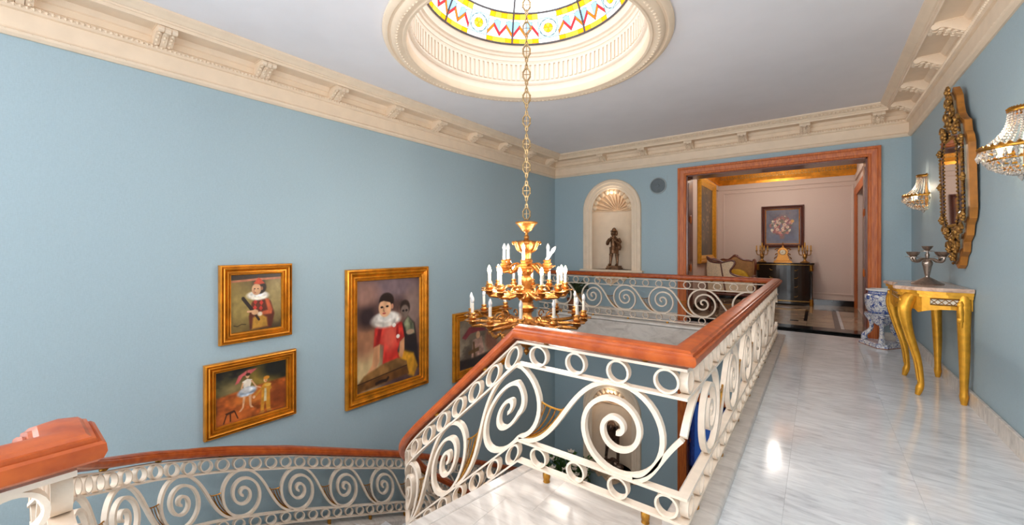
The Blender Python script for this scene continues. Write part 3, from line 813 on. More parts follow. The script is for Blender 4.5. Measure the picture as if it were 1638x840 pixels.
def wave(P, c, L, d, smin, smax, q=1.0, a1=0.27, a2=0.27):
    # one running-scroll unit: riser, then a spiral; d = +1/-1 direction of travel
    pts = []
    R = 0.213
    x0 = -L + 0.08*q; Rr = R
    b0, b1, b2, b3 = (x0, -Rr), (x0+a1*q, -Rr), (-a2*q, Rr), (0, Rr)
    riser = []
    for k in range(33):
        t = k/32; u = 1-t
        riser.append((u**3*b0[0]+3*u*u*t*b1[0]+3*u*t*t*b2[0]+t**3*b3[0], u**3*b0[1]+3*u*u*t*b1[1]+3*u*t*t*b2[1]+t**3*b3[1]))
    sp = []
    for k in range(1, 97):
        a = 10*k/96; r = catmull(list(range(11)), RT, a); th = PI/2 - a*PI/2
        sp.append((r*math.cos(th)*q, r*math.sin(th)))
    allp = [(c+d*x, HC+y) for x, y in riser+sp]
    out = []
    for i, p in enumerate(allp):
        if smin <= p[0] <= smax:
            if not out and i > 0:
                a = allp[i-1]; e = smin if a[0] < smin else smax; t = (e-a[0])/((p[0]-a[0]) or 1)
                out.append((e, a[1]+(p[1]-a[1])*t))
            out.append(p)
        elif out:
            a = out[-1]; e = smax if p[0] > smax else smin; t = (e-a[0])/((p[0]-a[0]) or 1)
            out.append((e, a[1]+(p[1]-a[1])*t)); break
    return out, riser, sp
def fan(P, c, L, d, q, Ln):
    # brass wires between a spiral and the riser that follows it
    mb = MB(); R = 0.213
    def S(x, y): return P.at(c+d*x, HC+y, 0)
    x0 = 0.08*q
    def nr(t):
        u = 1-t; b = [(x0, -R), (x0+0.27*q, -R), (Ln-0.27*q, R), (Ln, R)]
        return (u**3*b[0][0]+3*u*u*t*b[1][0]+3*u*t*t*b[2][0]+t**3*b[3][0], u**3*b[0][1]+3*u*u*t*b[1][1]+3*u*t*t*b[2][1]+t**3*b[3][1])
    def spi(a): r = 0.222; return (r*math.cos(a)*q, r*math.sin(a))
    top0 = spi(math.radians(6)); top1 = nr(0.52)
    m = ((top0[0]+top1[0])/2, (top0[1]+top1[1])/2-0.022)
    chord = [((1-t)**2*top0[0]+2*t*(1-t)*m[0]+t*t*top1[0], (1-t)**2*top0[1]+2*t*(1-t)*m[1]+t*t*top1[1]) for t in [k/10 for k in range(11)]]
    mb.tube([S(*p) for p in chord], 0.0055, 5)
    mb.tube([S(*spi(math.radians(6-k*8.5))) for k in range(11)], 0.006, 5)
    mb.tube([S(nr(0.03+0.49*k/10)[0]-0.012, nr(0.03+0.49*k/10)[1]+0.010) for k in range(11)], 0.006, 5)
    for k in range(1, 5):
        e = chord[2*k]; a = spi(math.radians(-84+k*3)); b = nr(0.06+0.03*k)
        ctrl = (a[0]*0.25+b[0]*0.35+e[0]*0.4+0.015*k, -R+0.012+0.012*k)
        mb.tube([S((1-t)**2*a[0]+2*t*(1-t)*ctrl[0]+t*t*e[0], (1-t)**2*a[1]+2*t*(1-t)*ctrl[1]+t*t*e[1]) for t in [j/8 for j in range(9)]], 0.0036, 4)
    return mb
def ring(P, s, h, r, q=1.0, th=0.010, dep=0.036, seg=24):
    mb = MB(); vs = []; fs = []
    for k in range(seg):
        a = 2*PI*k/seg; c, n = math.cos(a)*q, math.sin(a)
        for rr, o in ((r, -dep/2), (r, dep/2), (r-th, dep/2), (r-th, -dep/2)):
            vs.append(P.at(s+rr*c, h+rr*n, o))
    for k in range(seg):
        l = (k+1) % seg
        for j in range(4): fs.append((k*4+j, l*4+j, l*4+(j+1) % 4, k*4+(j+1) % 4))
    mb.add(vs, fs); return mb
def foot(P, s):
    x, y, z = P.at(s, 0)
    return MB().lathe([(0.0, z-0.03), (0.019, z-0.03), (0.019, z+0.004), (0.016, z+0.012), (0.020, z+0.02), (0.021, z+0.045), (0.016, z+0.052), (0.016, z+0.060), (0, z+0.060)], x, y, 10)
def collar(P, s):
    x, y, z = P.at(s, HB3+0.007)
    return MB().lathe([(0, z-0.01), (0.012, z-0.01), (0.012, z), (0.022, z+0.008), (0.024, z+0.016), (0.018, z+0.024), (0.02, z+0.03), (0, z+0.03)], x, y, 10)
RINGU, RINGL = (HB2+HB3)/2, (HB0+HB1)/2
RAILP = [(-0.050, 0.752), (-0.060, 0.760), (-0.066, 0.776), (-0.064, 0.794), (-0.057, 0.800), (-0.051, 0.796), (-0.049, 0.808), (-0.042, 0.810), (-0.034, 0.818), (0, 0.824),
         (0.034, 0.818), (0.042, 0.810), (0.049, 0.808), (0.051, 0.796), (0.057, 0.800), (0.064, 0.794), (0.066, 0.776), (0.060, 0.760), (0.050, 0.752)]
def barp(h, t=0.013, d=0.042): return [(-d/2, h-t/2), (d/2, h-t/2), (d/2, h+t/2), (-d/2, h+t/2)]
def resample(P, a, b, step):
    n = max(1, int(math.ceil(abs(b-a)/step)))
    ss = sorted(set([a+(b-a)*k/n for k in range(n+1)] + [s for s in P.s if min(a, b) < s < max(a, b)] + [z[0] for z in P.zt if min(a, b) < z[0] < max(a, b)]))
    out = []
    for s in ss:
        if out and abs(out[-1]-s) < 1e-4: continue
        out.append(s)
    return out

# inner line: stair (s<0), front (0..0.87), corridor, far gallery
YFR, XCO, YFA, XC1 = 1.83, -0.46, 6.76, -1.335
arcn = [(-2.145-0.5*math.sin(PI/2*k/14), 2.33-0.5*math.cos(PI/2*k/14)) for k in range(15)]
stair_pts = [(XC1, YFR)] + arcn + [(-2.645, 6.1)]
PA_pts = stair_pts[::-1] + [(XCO, YFR)]
Lst = sum((Vector(a)-Vector(b)).length for a, b in zip(stair_pts[:-1], stair_pts[1:]))
ZIN = [(-5.6, -3.85), (-2.435, -2.17), (-1.595, -1.47), (-1.2, -1.09), (-0.80, -0.715), (0, 0)]
PA = Path(PA_pts, -Lst, ZIN)
LF = XCO - XC1
PC = Path([(XCO, YFR), (XCO, YFA)], 0, [(0, 0), (9, 0)])
PF = Path([(XCO, YFA), (XL, YFA)], 0, [(0, 0), (9, 0)])

inner = thing('balustrade', 'cream wrought iron balustrade with scrolls, rings and cherry handrail around the stairwell gallery', 'balustrade', (XC1, YFR, 0))
def plan_rail(seq):
    pts = []
    for P, a, b, st in seq:
        for s in resample(P, a, b, st):
            q = P.at(s, 0)
            if pts and (Vector(pts[-1])-Vector(q)).length < 1e-3: continue
            pts.append(q)
    return pts
seqA = [(PA, -Lst+0.5, LF, 0.09), (PC, 0, 4.93, 9), (PF, 0, 3.97, 9)]
IP = plan_rail(seqA)
for h in (HB0, HB1, HB2, HB3):
    MB().sweep(IP, barp(h)).build('flat_bar', IRON, inner)
MB().sweep(IP, RAILP).build('handrail', WOOD, inner, smooth=28)
MB().sweep(IP, barp(0.757, 0.006, 0.075)).build('rail_plate', IRON, inner)

def units(parent, P, cs, d, smin, smax, qf, stub=None, first=None):
    for i, c in enumerate(cs):
        # spacing to the previous one in travel direction
        L = abs(cs[i]-cs[i-1]) if i > 0 else abs(cs[1]-cs[0]) if len(cs) > 1 else 0.62
        Ln = abs(cs[i+1]-cs[i]) if i+1 < len(cs) else L
        q = qf(c)
        if i == 0 and first: pts, _, _ = wave(P, c, first[0], d, smin, smax, q, first[1], first[2])
        else: pts, _, _ = wave(P, c, L, d, smin, smax, q)
        if len(pts) > 6:
            ribbon(MB(), P, pts, 0.022, 0.030).build('scroll', IRON, parent, smooth=35)
        if smin < c < smax-0.2*0 and smin < c+d*0.3 < smax:
            fan(P, c, L, d, q, Ln).build('brass_fan', BRASS, parent, smooth=60)
    # short riser stub that ends the run
    if d > 0:
        c = cs[-1] + abs(cs[-1]-cs[-2]) if len(cs) > 1 else cs[-1]+0.62
        if stub: pts, _, _ = wave(P, stub[0], stub[1], d, smin, smax, 1.0, stub[2], stub[3])
        else: pts, _, _ = wave(P, c, c-cs[-1], d, smin, smax, qf(cs[-1]))
        pts = [p for p in pts if p[0] < c]
        if len(pts) > 3: ribbon(MB(), P, pts, 0.022, 0.030).build('scroll', IRON, parent, smooth=35)
cA = [-3.9, -3.4, -2.9, -2.4, -1.93, -1.48, -1.03, -0.575, -0.075, 0.575]
units(inner, PA, cA, 1, -4.4, LF-0.004, lambda c: 0.78 if c < -0.3 else 1.0, stub=(LF+0.51, LF+0.51-0.575, 0.16, 0.62))
units(inner, PC, [0.51+0.70*k for k in range(7)], 1, 0.004, 4.90, lambda c: 1.0, first=(LF+0.51-0.575, 0.16, 0.62))
units(inner, PF, [0.33+0.62*k for k in range(6)], 1, 0.03, 3.95, lambda c: 1.0)
def rings(parent, P, ss, q=1.0, seg=24):
    for s in ss:
        for h in (RINGU, RINGL):
            r = 0.056 if h == RINGU else 0.036
            ring(P, s, h, (HB3-HB2)/2-0.006 if h == RINGU else (HB1-HB0)/2-0.005, q, seg=seg).build('ring', IRON, parent, smooth=40)
rings(inner, PA, [0.135+0.224*k for k in range(4)])
rings(inner, PA, [-0.04-0.143*k for k in range(20)], 0.92)
rings(inner, PC, [0.055+0.205*k for k in range(24)])
rings(inner, PF, [0.09+0.219*k for k in range(18)])
for P, ss in ((PA, [0.18, 0.71]), (PA, [-0.25-0.42*k for k in range(7)]), (PC, [0.2+0.60*k for k in range(8)]), (PF, [0.17+0.66*k for k in range(6)])):
    for s in ss:
        foot(P, s).build('foot', BRASS, inner, smooth=50); collar(P, s).build('collar', BRASS, inner, smooth=50)

# outer line of the stair: from the newel down along the left wall; near rail behind it
NEWX, NEWY = -1.39, 0.115
bz = [(-2.3, 0.125), (-3.2, 0.135), (-4.2, 0.50), (-4.2, 1.55)]
arco = [tuple((1-t)**3*bz[0][i]+3*t*(1-t)**2*bz[1][i]+3*t*t*(1-t)*bz[2][i]+t**3*bz[3][i] for i in (0, 1)) for t in [k/24 for k in range(25)]]
outer_pts = [(NEWX, NEWY)] + arco + [(-4.2, 6.6)]
ZOUT = [(0, 0), (0.12, 0.0), (0.5, -0.11), (2.3, -0.91), (2.75, -1.09), (3.0, -1.20), (3.56, -1.42), (3.9, -1.55), (5.2, -2.12), (6.68, -2.85), (7.94, -3.54), (8.5, -3.85)]
PO = Path(outer_pts, 0, ZOUT)
PN = Path([(NEWX, -2.9), (NEWX, NEWY)], 0, [(0, 0), (9, 0)])
outer = thing('balustrade', 'cream iron stair railing with cherry handrail curving down beside the left blue wall', 'balustrade', (NEWX, NEWY, 0))
OP = plan_rail([(PN, 0, 3.015, 9), (PO, 0, 8.0, 0.09)])
for h in (HB0, HB1, HB2, HB3): MB().sweep(OP, barp(h)).build('flat_bar', IRON, outer)
MB().sweep(OP, RAILP).build('handrail', WOOD, outer, smooth=28)
MB().sweep(OP, barp(0.757, 0.006, 0.075)).build('rail_plate', IRON, outer)
co = [3.98+0.5*k for k in range(-7, 8)]
def units_down(parent, P, cs, smin, smax, q):
    for i, c in enumerate(cs):
        pts, _, _ = wave(P, c, 0.5, -1, smin, smax, q)
        if len(pts) > 6: ribbon(MB(), P, pts, 0.022, 0.030).build('scroll', IRON, parent, smooth=35)
        if smin < c-0.3: fan(P, c, 0.5, -1, q, 0.5).build('brass_fan', BRASS, parent, smooth=60)
units_down(outer, PO, co, 0.03, 7.9, 0.80)
units(outer, PN, [0.45+0.62*k for k in range(4)], 1, 0.03, 2.99, lambda c: 1.0)
rings(outer, PO, [0.07+0.135*k for k in range(58)], 0.95, 18)
rings(outer, PN, [3.015-0.075-0.22*k for k in range(8)])
for P, ss in ((PO, [0.3+0.5*k for k in range(16)]), (PN, [2.9, 2.3, 1.7, 1.1, 0.5])):
    for s in ss:
        foot(P, s).build('foot', BRASS, outer, smooth=50); collar(P, s).build('collar', BRASS, outer, smooth=50)
# ---- staircase: treads between the two curbs, parquet of marble steps
st = sroot('trim_6')
def inv(zt, z):
    # s where the base line reaches height z (zt sorted by s)
    for a, b in zip(zt[:-1], zt[1:]):
        lo, hi = min(a[1], b[1]), max(a[1], b[1])
        if lo <= z <= hi and hi > lo: return a[0]+(b[0]-a[0])*(z-a[1])/(b[1]-a[1])
    return zt[0][0]
ris = 3.85/23
for k in range(22):
    zt = -ris*(k+1); za = -ris*k
    a0, a1 = inv(ZIN, za-0.002), inv(ZIN, zt+0.001); b0, b1 = inv(ZOUT, za-0.002), inv(ZOUT, zt+0.001)
    def ins(s): 
        q = PA.at(s, 0, 0.0); return (q[0], q[1])
    def outs(s): 
        q = PO.at(s, 0, 0.0); return (q[0], q[1])
    poly = [ins(a0), ins((a0+a1)/2), ins(a1), outs(b1), outs((b0+b1)/2), outs(b0)]
    MB().prism(poly, zt-0.20, zt-0.03, 'z').build('riser', CURBM, st)
    MB().prism(poly, zt-0.03, zt, 'z').build('tread', FLOORM, st)
SP = [(-0.10, -0.30), (-0.10, -0.012), (-0.09, 0.0), (0.09, 0.0), (0.10, -0.012), (0.10, -0.30)]
MB().sweep([PA.at(s, 0) for s in resample(PA, -5.5, -0.03, 0.09)], SP).build('string', CURBM, st, smooth=30)
MB().sweep([PO.at(s, 0) for s in resample(PO, 0.0, 8.3, 0.09)], SP).build('string', CURBM, st, smooth=30)

# ------------------------------------------------------------------ painted canvases (flat pictures, brushed in with vertex colour)
class Paint:
    def __init__(s, w, h, seed):
        s.w, s.h = w, h; s.rng = np.random.RandomState(seed)
        s.a = np.zeros((h, w, 3)); yy, xx = np.mgrid[0:h, 0:w]
        s.x = (xx+0.5)/w; s.y = (yy+0.5)/h; s.as_ = w/h
    def noise(s, k, oct=4):
        out = np.zeros((s.h, s.w)); amp = 1; tot = 0
        for o in range(oct):
            n = k*2**o; g = s.rng.rand(n+2, n+2)
            fx = s.x*n; fy = s.y*n; ix = fx.astype(int); iy = fy.astype(int); tx = fx-ix; ty = fy-iy
            tx = tx*tx*(3-2*tx); ty = ty*ty*(3-2*ty)
            out += amp*((g[iy, ix]*(1-tx)+g[iy, ix+1]*tx)*(1-ty)+(g[iy+1, ix]*(1-tx)+g[iy+1, ix+1]*tx)*ty); tot += amp; amp *= 0.55
        return out/tot
    def bg(s, c1, c2, k=3, c3=None):
        n = np.clip((s.noise(k)-0.3)/0.4, 0, 1)[..., None]
        s.a = np.array(c1)*(1-n)+np.array(c2)*n
        if c3 is not None:
            m = np.clip((s.noise(k+1)-0.5)/0.2, 0, 1)[..., None]; s.a = s.a*(1-m)+np.array(c3)*m
    def mix(s, m, c, nz=0.12):
        m = np.clip(m, 0, 1)[..., None]; v = 1+nz*2*(s.noise(14, 2)-0.5)[..., None]
        s.a = s.a*(1-m)+np.clip(np.array(c)*v, 0, 255)*m
    def ell(s, cx, cy, rx, ry, c, soft=0.15, rot=0, nz=0.12):
        dx = (s.x-cx); dy = (s.y-cy)/s.as_; ry = ry/s.as_
        cr, sr = math.cos(rot), math.sin(rot)
        d = np.sqrt(((dx*cr+dy*sr)/rx)**2+((-dx*sr+dy*cr)/ry)**2)
        s.mix((1-d)/soft+0.5, c, nz)
    def poly(s, pts, c, soft=0.012, nz=0.15):
        ins = np.zeros((s.h, s.w), bool); dist = np.full((s.h, s.w), 9.0)
        n = len(pts)
        for i in range(n):
            x0, y0 = pts[i]; x1, y1 = pts[(i+1) % n]
            if y0 != y1:
                cond = ((y0 > s.y) != (y1 > s.y)) & (s.x < (x1-x0)*(s.y-y0)/(y1-y0)+x0); ins ^= cond
            L = (x1-x0)**2+(y1-y0)**2+1e-12
            t = np.clip(((s.x-x0)*(x1-x0)+(s.y-y0)*(y1-y0))/L, 0, 1)
            dist = np.minimum(dist, np.hypot(s.x-x0-t*(x1-x0), s.y-y0-t*(y1-y0)))
        s.mix(np.where(ins, dist, -dist)/soft+0.5, c, nz)
    def line(s, pts, w, c, soft=0.006, nz=0.1):
        d = np.full((s.h, s.w), 9.0)
        for (x0, y0), (x1, y1) in zip(pts[:-1], pts[1:]):
            L = (x1-x0)**2+(y1-y0)**2+1e-12
            t = np.clip(((s.x-x0)*(x1-x0)+(s.y-y0)*(y1-y0))/L, 0, 1)
            d = np.minimum(d, np.hypot(s.x-x0-t*(x1-x0), s.y-y0-t*(y1-y0)))
        s.mix((w-d)/soft+0.5, c, nz)
def sr2lin(a):
    a = np.clip(a/255.0, 0, 1); return np.where(a <= 0.04045, a/12.92, ((a+0.055)/1.055)**2.4)
def canvas(P, origin, U, V, parent, o):
    # origin = top-left corner; U to the right, V downwards
    w_, h_ = P.w, P.h; O = np.array(origin); U = np.array(U); V = np.array(V)
    jj, ii = np.mgrid[0:h_+1, 0:w_+1]
    co = O + (ii/w_)[..., None]*U + (jj/h_)[..., None]*V - np.array(o)
    me = bpy.data.meshes.new('canvas'); n = (w_+1)*(h_+1)
    idx = np.arange(n).reshape(h_+1, w_+1)
    f = np.stack([idx[:-1, :-1], idx[1:, :-1], idx[1:, 1:], idx[:-1, 1:]], -1).reshape(-1, 4)
    me.vertices.add(n); me.vertices.foreach_set('co', co.reshape(-1))
    me.loops.add(f.size); me.loops.foreach_set('vertex_index', f.reshape(-1))
    me.polygons.add(len(f)); me.polygons.foreach_set('loop_start', np.arange(0, f.size, 4)); me.polygons.foreach_set('loop_total', np.full(len(f), 4))
    me.update()
    pad = np.pad(P.a, ((0, 1), (0, 1), (0, 0)), mode='edge')
    at = me.color_attributes.new('Paint', 'FLOAT_COLOR', 'POINT')
    rgba = np.ones((n, 4), np.float32); rgba[:, :3] = sr2lin(pad).reshape(-1, 3)
    at.data.foreach_set('color', rgba.reshape(-1))
    me.materials.append(CANVAS)
    ob = bpy.data.objects.new('canvas', me); COL.objects.link(ob); ob.parent = parent; ORG[ob.name] = o
    return ob
def picture(label, group, c, U, V, N, w_, h_, fw, P, fmat, prof=None, inner=None):
    # c centre on the wall, U right, V up, N out of the wall; outer size w_ x h_
    c = Vector(c); U = Vector(U); V = Vector(V); N = Vector(N)
    t = thing('framed_painting', label, 'painting', tuple(c), group)
    prof = prof or [(0, 0.0), (0, 0.036), (0.05, 0.050), (0.15, 0.054), (0.20, 0.034), (0.25, 0.033), (0.30, 0.056), (0.36, 0.062), (0.44, 0.056), (0.50, 0.036), (0.55, 0.032), (0.62, 0.046), (0.70, 0.047), (0.77, 0.024), (0.82, 0.024), (0.87, 0.036), (0.94, 0.034), (1.0, 0.016), (1.0, 0.0)]
    def fr4(inset):
        a, b = w_/2-inset, h_/2-inset; r = []
        for sx, sy in ((-1, -1), (-1, 1), (1, 1), (1, -1)):
            r.append((c+U*(a*sx)+V*(b*sy), U*(-sx)+V*(-sy), N))
        return r
    MB().frames(fr4(0), [(p*fw, q) for p, q in prof], closed=True).build('frame', fmat, t, smooth=30)
    iw, ih = w_-2*fw, h_-2*fw
    if inner:
        MB().frames(fr4(fw-0.012), [(0, 0.012), (0, 0.024), (0.012, 0.026), (0.022, 0.018), (0.022, 0.010)], closed=True).build('inner_frame', inner, t, smooth=30)
    o = c+N*0.014-U*(iw/2)+V*(ih/2)
    canvas(P, tuple(o), tuple(U*iw), tuple(-V*ih), t, tuple(c))
    bk_ = MB()
    q = [c-U*(w_/2-0.01)-V*(h_/2-0.01), c+U*(w_/2-0.01)-V*(h_/2-0.01), c+U*(w_/2-0.01)+V*(h_/2-0.01), c-U*(w_/2-0.01)+V*(h_/2-0.01)]
    bk_.add([tuple(p+N*0.001) for p in q]+[tuple(p+N*0.010) for p in q], [(0, 3, 2, 1), (4, 5, 6, 7), (0, 1, 5, 4), (1, 2, 6, 5), (2, 3, 7, 6), (3, 0, 4, 7)])
    bk_.build('backing', WOODD, t)
    return t
SKIN, SKIND = (206, 158, 118), (150, 100, 70)
# 1: boy in a red cap with a mandolin
A = Paint(150, 170, 3); A.bg((92, 74, 40), (150, 122, 62), 3, (70, 56, 34)); A.ell(0.2, 0.55, 0.35, 0.35, (150, 128, 70), 0.9); A.ell(0.9, 0.4, 0.2, 0.4, (158, 138, 88), 0.9)
A.poly([(0, 0), (1, 0), (1, 0.06), (0, 0.09)], (52, 34, 20)); A.poly([(0, 0.10), (0.5, 0.07), (1, 0.07), (1, 0.10), (0.4, 0.115), (0, 0.13)], (186, 112, 80))
A.poly([(0.36, 0.98), (0.34, 0.75), (0.40, 0.50), (0.50, 0.42), (0.66, 0.42), (0.78, 0.50), (0.86, 0.74), (0.80, 0.98)], (92, 40, 24), 0.03)
A.poly([(0.40, 0.98), (0.42, 0.78), (0.56, 0.70), (0.70, 0.80), (0.72, 0.96)], (176, 128, 48), 0.04)
A.poly([(0.66, 0.44), (0.74, 0.46), (0.82, 0.66), (0.80, 0.74), (0.60, 0.74), (0.58, 0.69), (0.72, 0.66)], (196, 92, 54), 0.03)
for x, y in ((0.47, 0.50), (0.59, 0.52), (0.46, 0.60), (0.58, 0.62)): A.poly([(x-0.04, y), (x, y-0.05), (x+0.04, y), (x, y+0.05)], (190, 52, 40))
A.ell(0.52, 0.385, 0.22, 0.085, (222, 212, 196), 0.35, 0.05, 0.35); A.ell(0.52, 0.36, 0.17, 0.05, (240, 234, 224), 0.5, 0, 0.3)
A.ell(0.55, 0.24, 0.14, 0.12, (42, 28, 22), 0.2); A.ell(0.49, 0.27, 0.095, 0.105, SKIN, 0.2); A.ell(0.60, 0.26, 0.025, 0.035, SKIND, 0.3)
A.ell(0.455, 0.26, 0.018, 0.010, (40, 24, 18), 0.4); A.ell(0.52, 0.262, 0.016, 0.009, (40, 24, 18), 0.4); A.ell(0.46, 0.33, 0.022, 0.008, (170, 70, 56), 0.4); A.line([(0.445, 0.27), (0.435, 0.30), (0.45, 0.305)], 0.005, SKIND)
A.poly([(0.43, 0.165), (0.53, 0.06), (0.58, 0.09), (0.66, 0.17), (0.55, 0.185)], (208, 72, 36), 0.015)
A.line([(0.23, 0.42), (0.40, 0.63)], 0.032, (36, 24, 18)); A.line([(0.40, 0.63), (0.54, 0.82)], 0.022, (46, 28, 20)); A.ell(0.46, 0.68, 0.07, 0.05, SKIN, 0.3); A.line([(0.32, 0.66), (0.46, 0.66)], 0.018, SKIN)
A.ell(0.56, 0.72, 0.05, 0.04, (216, 196, 170), 0.5); A.line([(0.05, 0.88), (0.12, 0.90), (0.2, 0.87), (0.28, 0.88)], 0.006, (40, 30, 20))
# 2: dancer with a parasol and a clown
B = Paint(180, 120, 5); B.bg((38, 36, 28), (92, 84, 48), 3, (24, 26, 26)); B.ell(0.65, 0.25, 0.22, 0.25, (142, 118, 50), 0.9); B.ell(0.25, 0.40, 0.2, 0.15, (128, 112, 70), 0.9); B.ell(0.85, 0.12, 0.25, 0.2, (34, 34, 30), 0.8)
B.poly([(0, 0.48), (0.4, 0.42), (1, 0.36), (1, 1), (0, 1)], (158, 78, 30), 0.05, 0.4); B.ell(0.6, 0.62, 0.35, 0.12, (196, 112, 46), 0.9); B.ell(0.2, 0.9, 0.3, 0.12, (190, 98, 40), 0.9); B.ell(0.9, 0.7, 0.2, 0.2, (130, 62, 28), 0.9)
B.poly([(0.25, 0.30), (0.30, 0.14), (0.42, 0.06), (0.56, 0.06), (0.48, 0.14), (0.36, 0.16), (0.30, 0.28)], (196, 92, 92), 0.012); B.line([(0.42, 0.06), (0.40, 0.30)], 0.006, (120, 80, 50))
B.ell(0.425, 0.17, 0.028, 0.05, SKIN, 0.3); B.ell(0.43, 0.145, 0.032, 0.03, (60, 40, 26), 0.3); B.poly([(0.35, 0.27), (0.42, 0.23), (0.49, 0.26), (0.46, 0.40), (0.37, 0.40)], (226, 214, 196)); B.line([(0.48, 0.28), (0.55, 0.42), (0.61, 0.46)], 0.011, SKIN); B.line([(0.36, 0.3), (0.34, 0.4), (0.4, 0.42)], 0.011, SKIN)
B.ell(0.42, 0.48, 0.135, 0.09, (176, 190, 204), 0.35, -0.1, 0.4); B.ell(0.42, 0.45, 0.09, 0.05, (222, 224, 224), 0.5, 0, 0.3)
B.poly([(0.36, 0.56), (0.40, 0.56), (0.37, 0.78), (0.33, 0.84), (0.30, 0.84), (0.35, 0.76)], SKIN); B.poly([(0.44, 0.55), (0.48, 0.55), (0.48, 0.76), (0.51, 0.82), (0.47, 0.81), (0.45, 0.76)], SKIN)
B.poly([(0.63, 0.44), (0.68, 0.38), (0.75, 0.42), (0.78, 0.52), (0.75, 0.56), (0.76, 0.94), (0.70, 0.94), (0.68, 0.7), (0.66, 0.94), (0.61, 0.94)], (198, 136, 44), 0.015); B.poly([(0.67, 0.5), (0.70, 0.5), (0.70, 0.76), (0.66, 0.76)], (206, 190, 150)); B.line([(0.63, 0.48), (0.54, 0.60)], 0.014, (198, 136, 44)); B.ell(0.515, 0.62, 0.02, 0.03, (216, 170, 130), 0.3)
B.ell(0.685, 0.33, 0.03, 0.05, (220, 170, 120), 0.3); B.ell(0.70, 0.29, 0.045, 0.035, (206, 132, 40), 0.4); B.ell(0.69, 0.345, 0.008, 0.012, (200, 50, 36), 0.4); B.ell(0.72, 0.44, 0.05, 0.03, (224, 180, 80), 0.4)
B.poly([(0.62, 0.94), (0.68, 0.94), (0.66, 0.985), (0.58, 0.985)], (180, 120, 50)); B.poly([(0.70, 0.94), (0.77, 0.94), (0.78, 0.98), (0.71, 0.98)], (180, 120, 50))
B.poly([(0.12, 0.80), (0.24, 0.77), (0.26, 0.81), (0.14, 0.84)], (70, 36, 20)); 
for p in (((0.14, 0.83), (0.10, 0.98)), ((0.25, 0.81), (0.29, 0.95)), ((0.19, 0.83), (0.19, 0.97))): B.line(p, 0.008, (64, 34, 20))
# 3: boy in a red clown jacket seated at a drum, a pale figure behind him
Cc = Paint(150, 220, 9); Cc.bg((118, 84, 72), (86, 66, 66), 3, (66, 48, 46)); Cc.ell(0.15, 0.8, 0.25, 0.25, (206, 178, 130), 0.9); Cc.ell(0.12, 0.55, 0.2, 0.15, (160, 110, 80), 0.9); Cc.ell(0.6, 0.08, 0.5, 0.10, (120, 100, 104), 0.9); Cc.ell(0.15, 0.33, 0.14, 0.1, (48, 34, 36), 0.9); Cc.ell(0.9, 0.3, 0.15, 0.2, (142, 118, 110), 0.9); Cc.ell(0.12, 0.12, 0.2, 0.1, (150, 112, 100), 0.9)
Cc.poly([(0.70, 0.45), (0.80, 0.38), (0.92, 0.46), (0.96, 0.62), (1.0, 0.92), (0.74, 0.92)], (44, 36, 34), 0.03); Cc.poly([(0.72, 0.44), (0.80, 0.38), (0.90, 0.46), (0.92, 0.56), (0.80, 0.57), (0.76, 0.52)], (130, 134, 104), 0.02, 0.5)
Cc.ell(0.75, 0.29, 0.085, 0.075, (50, 36, 30), 0.25); Cc.ell(0.745, 0.325, 0.07, 0.062, (118, 100, 90), 0.3); Cc.ell(0.72, 0.32, 0.02, 0.012, (40, 30, 28), 0.4); Cc.ell(0.775, 0.32, 0.02, 0.012, (40, 30, 28), 0.4); Cc.ell(0.84, 0.54, 0.07, 0.025, (190, 156, 126), 0.4)
Cc.poly([(0.50, 0.78), (0.70, 0.70), (0.90, 0.76), (0.98, 0.90), (0.90, 1.0), (0.80, 0.96), (0.74, 0.86)], (196, 138, 36), 0.03, 0.3)
Cc.poly([(0.26, 0.45), (0.36, 0.40), (0.58, 0.41), (0.70, 0.43), (0.74, 0.58), (0.66, 0.62), (0.62, 0.70), (0.66, 0.78), (0.50, 0.84), (0.38, 0.80), (0.40, 0.62), (0.34, 0.60), (0.24, 0.62)], (198, 52, 42), 0.02, 0.35); Cc.ell(0.50, 0.55, 0.12, 0.12, (222, 92, 74), 0.9); Cc.ell(0.33, 0.50, 0.03, 0.1, (140, 30, 30), 0.8, 0.2); Cc.ell(0.62, 0.52, 0.02, 0.08, (150, 34, 32), 0.8)
Cc.poly([(0.25, 0.62), (0.34, 0.60), (0.33, 0.76), (0.28, 0.82), (0.17, 0.88), (0.13, 0.86), (0.22, 0.78)], (204, 146, 104), 0.015); Cc.poly([(0.66, 0.62), (0.74, 0.58), (0.74, 0.70), (0.70, 0.78), (0.65, 0.76)], (204, 146, 104), 0.015)
Cc.ell(0.44, 0.38, 0.23, 0.075, (226, 216, 204), 0.35, 0, 0.4); Cc.ell(0.44, 0.355, 0.17, 0.045, (244, 238, 230), 0.5, 0, 0.3)
Cc.ell(0.445, 0.20, 0.115, 0.075, (40, 26, 22), 0.2); Cc.ell(0.42, 0.265, 0.10, 0.088, (222, 170, 130), 0.18); Cc.poly([(0.32, 0.21), (0.38, 0.16), (0.50, 0.16), (0.54, 0.25), (0.50, 0.22), (0.40, 0.20)], (40, 26, 22), 0.012); Cc.ell(0.37, 0.258, 0.022, 0.010, (34, 22, 20), 0.4); Cc.ell(0.455, 0.255, 0.022, 0.010, (34, 22, 20), 0.4); Cc.line([(0.40, 0.265), (0.395, 0.295), (0.41, 0.298)], 0.006, SKIND); Cc.ell(0.405, 0.318, 0.028, 0.008, (176, 76, 66), 0.4); Cc.ell(0.535, 0.26, 0.02, 0.025, (190, 130, 100), 0.3)
for x, y in ((0.565, 0.445), (0.63, 0.56)): Cc.ell(x, y, 0.03, 0.02, (236, 226, 214), 0.3)
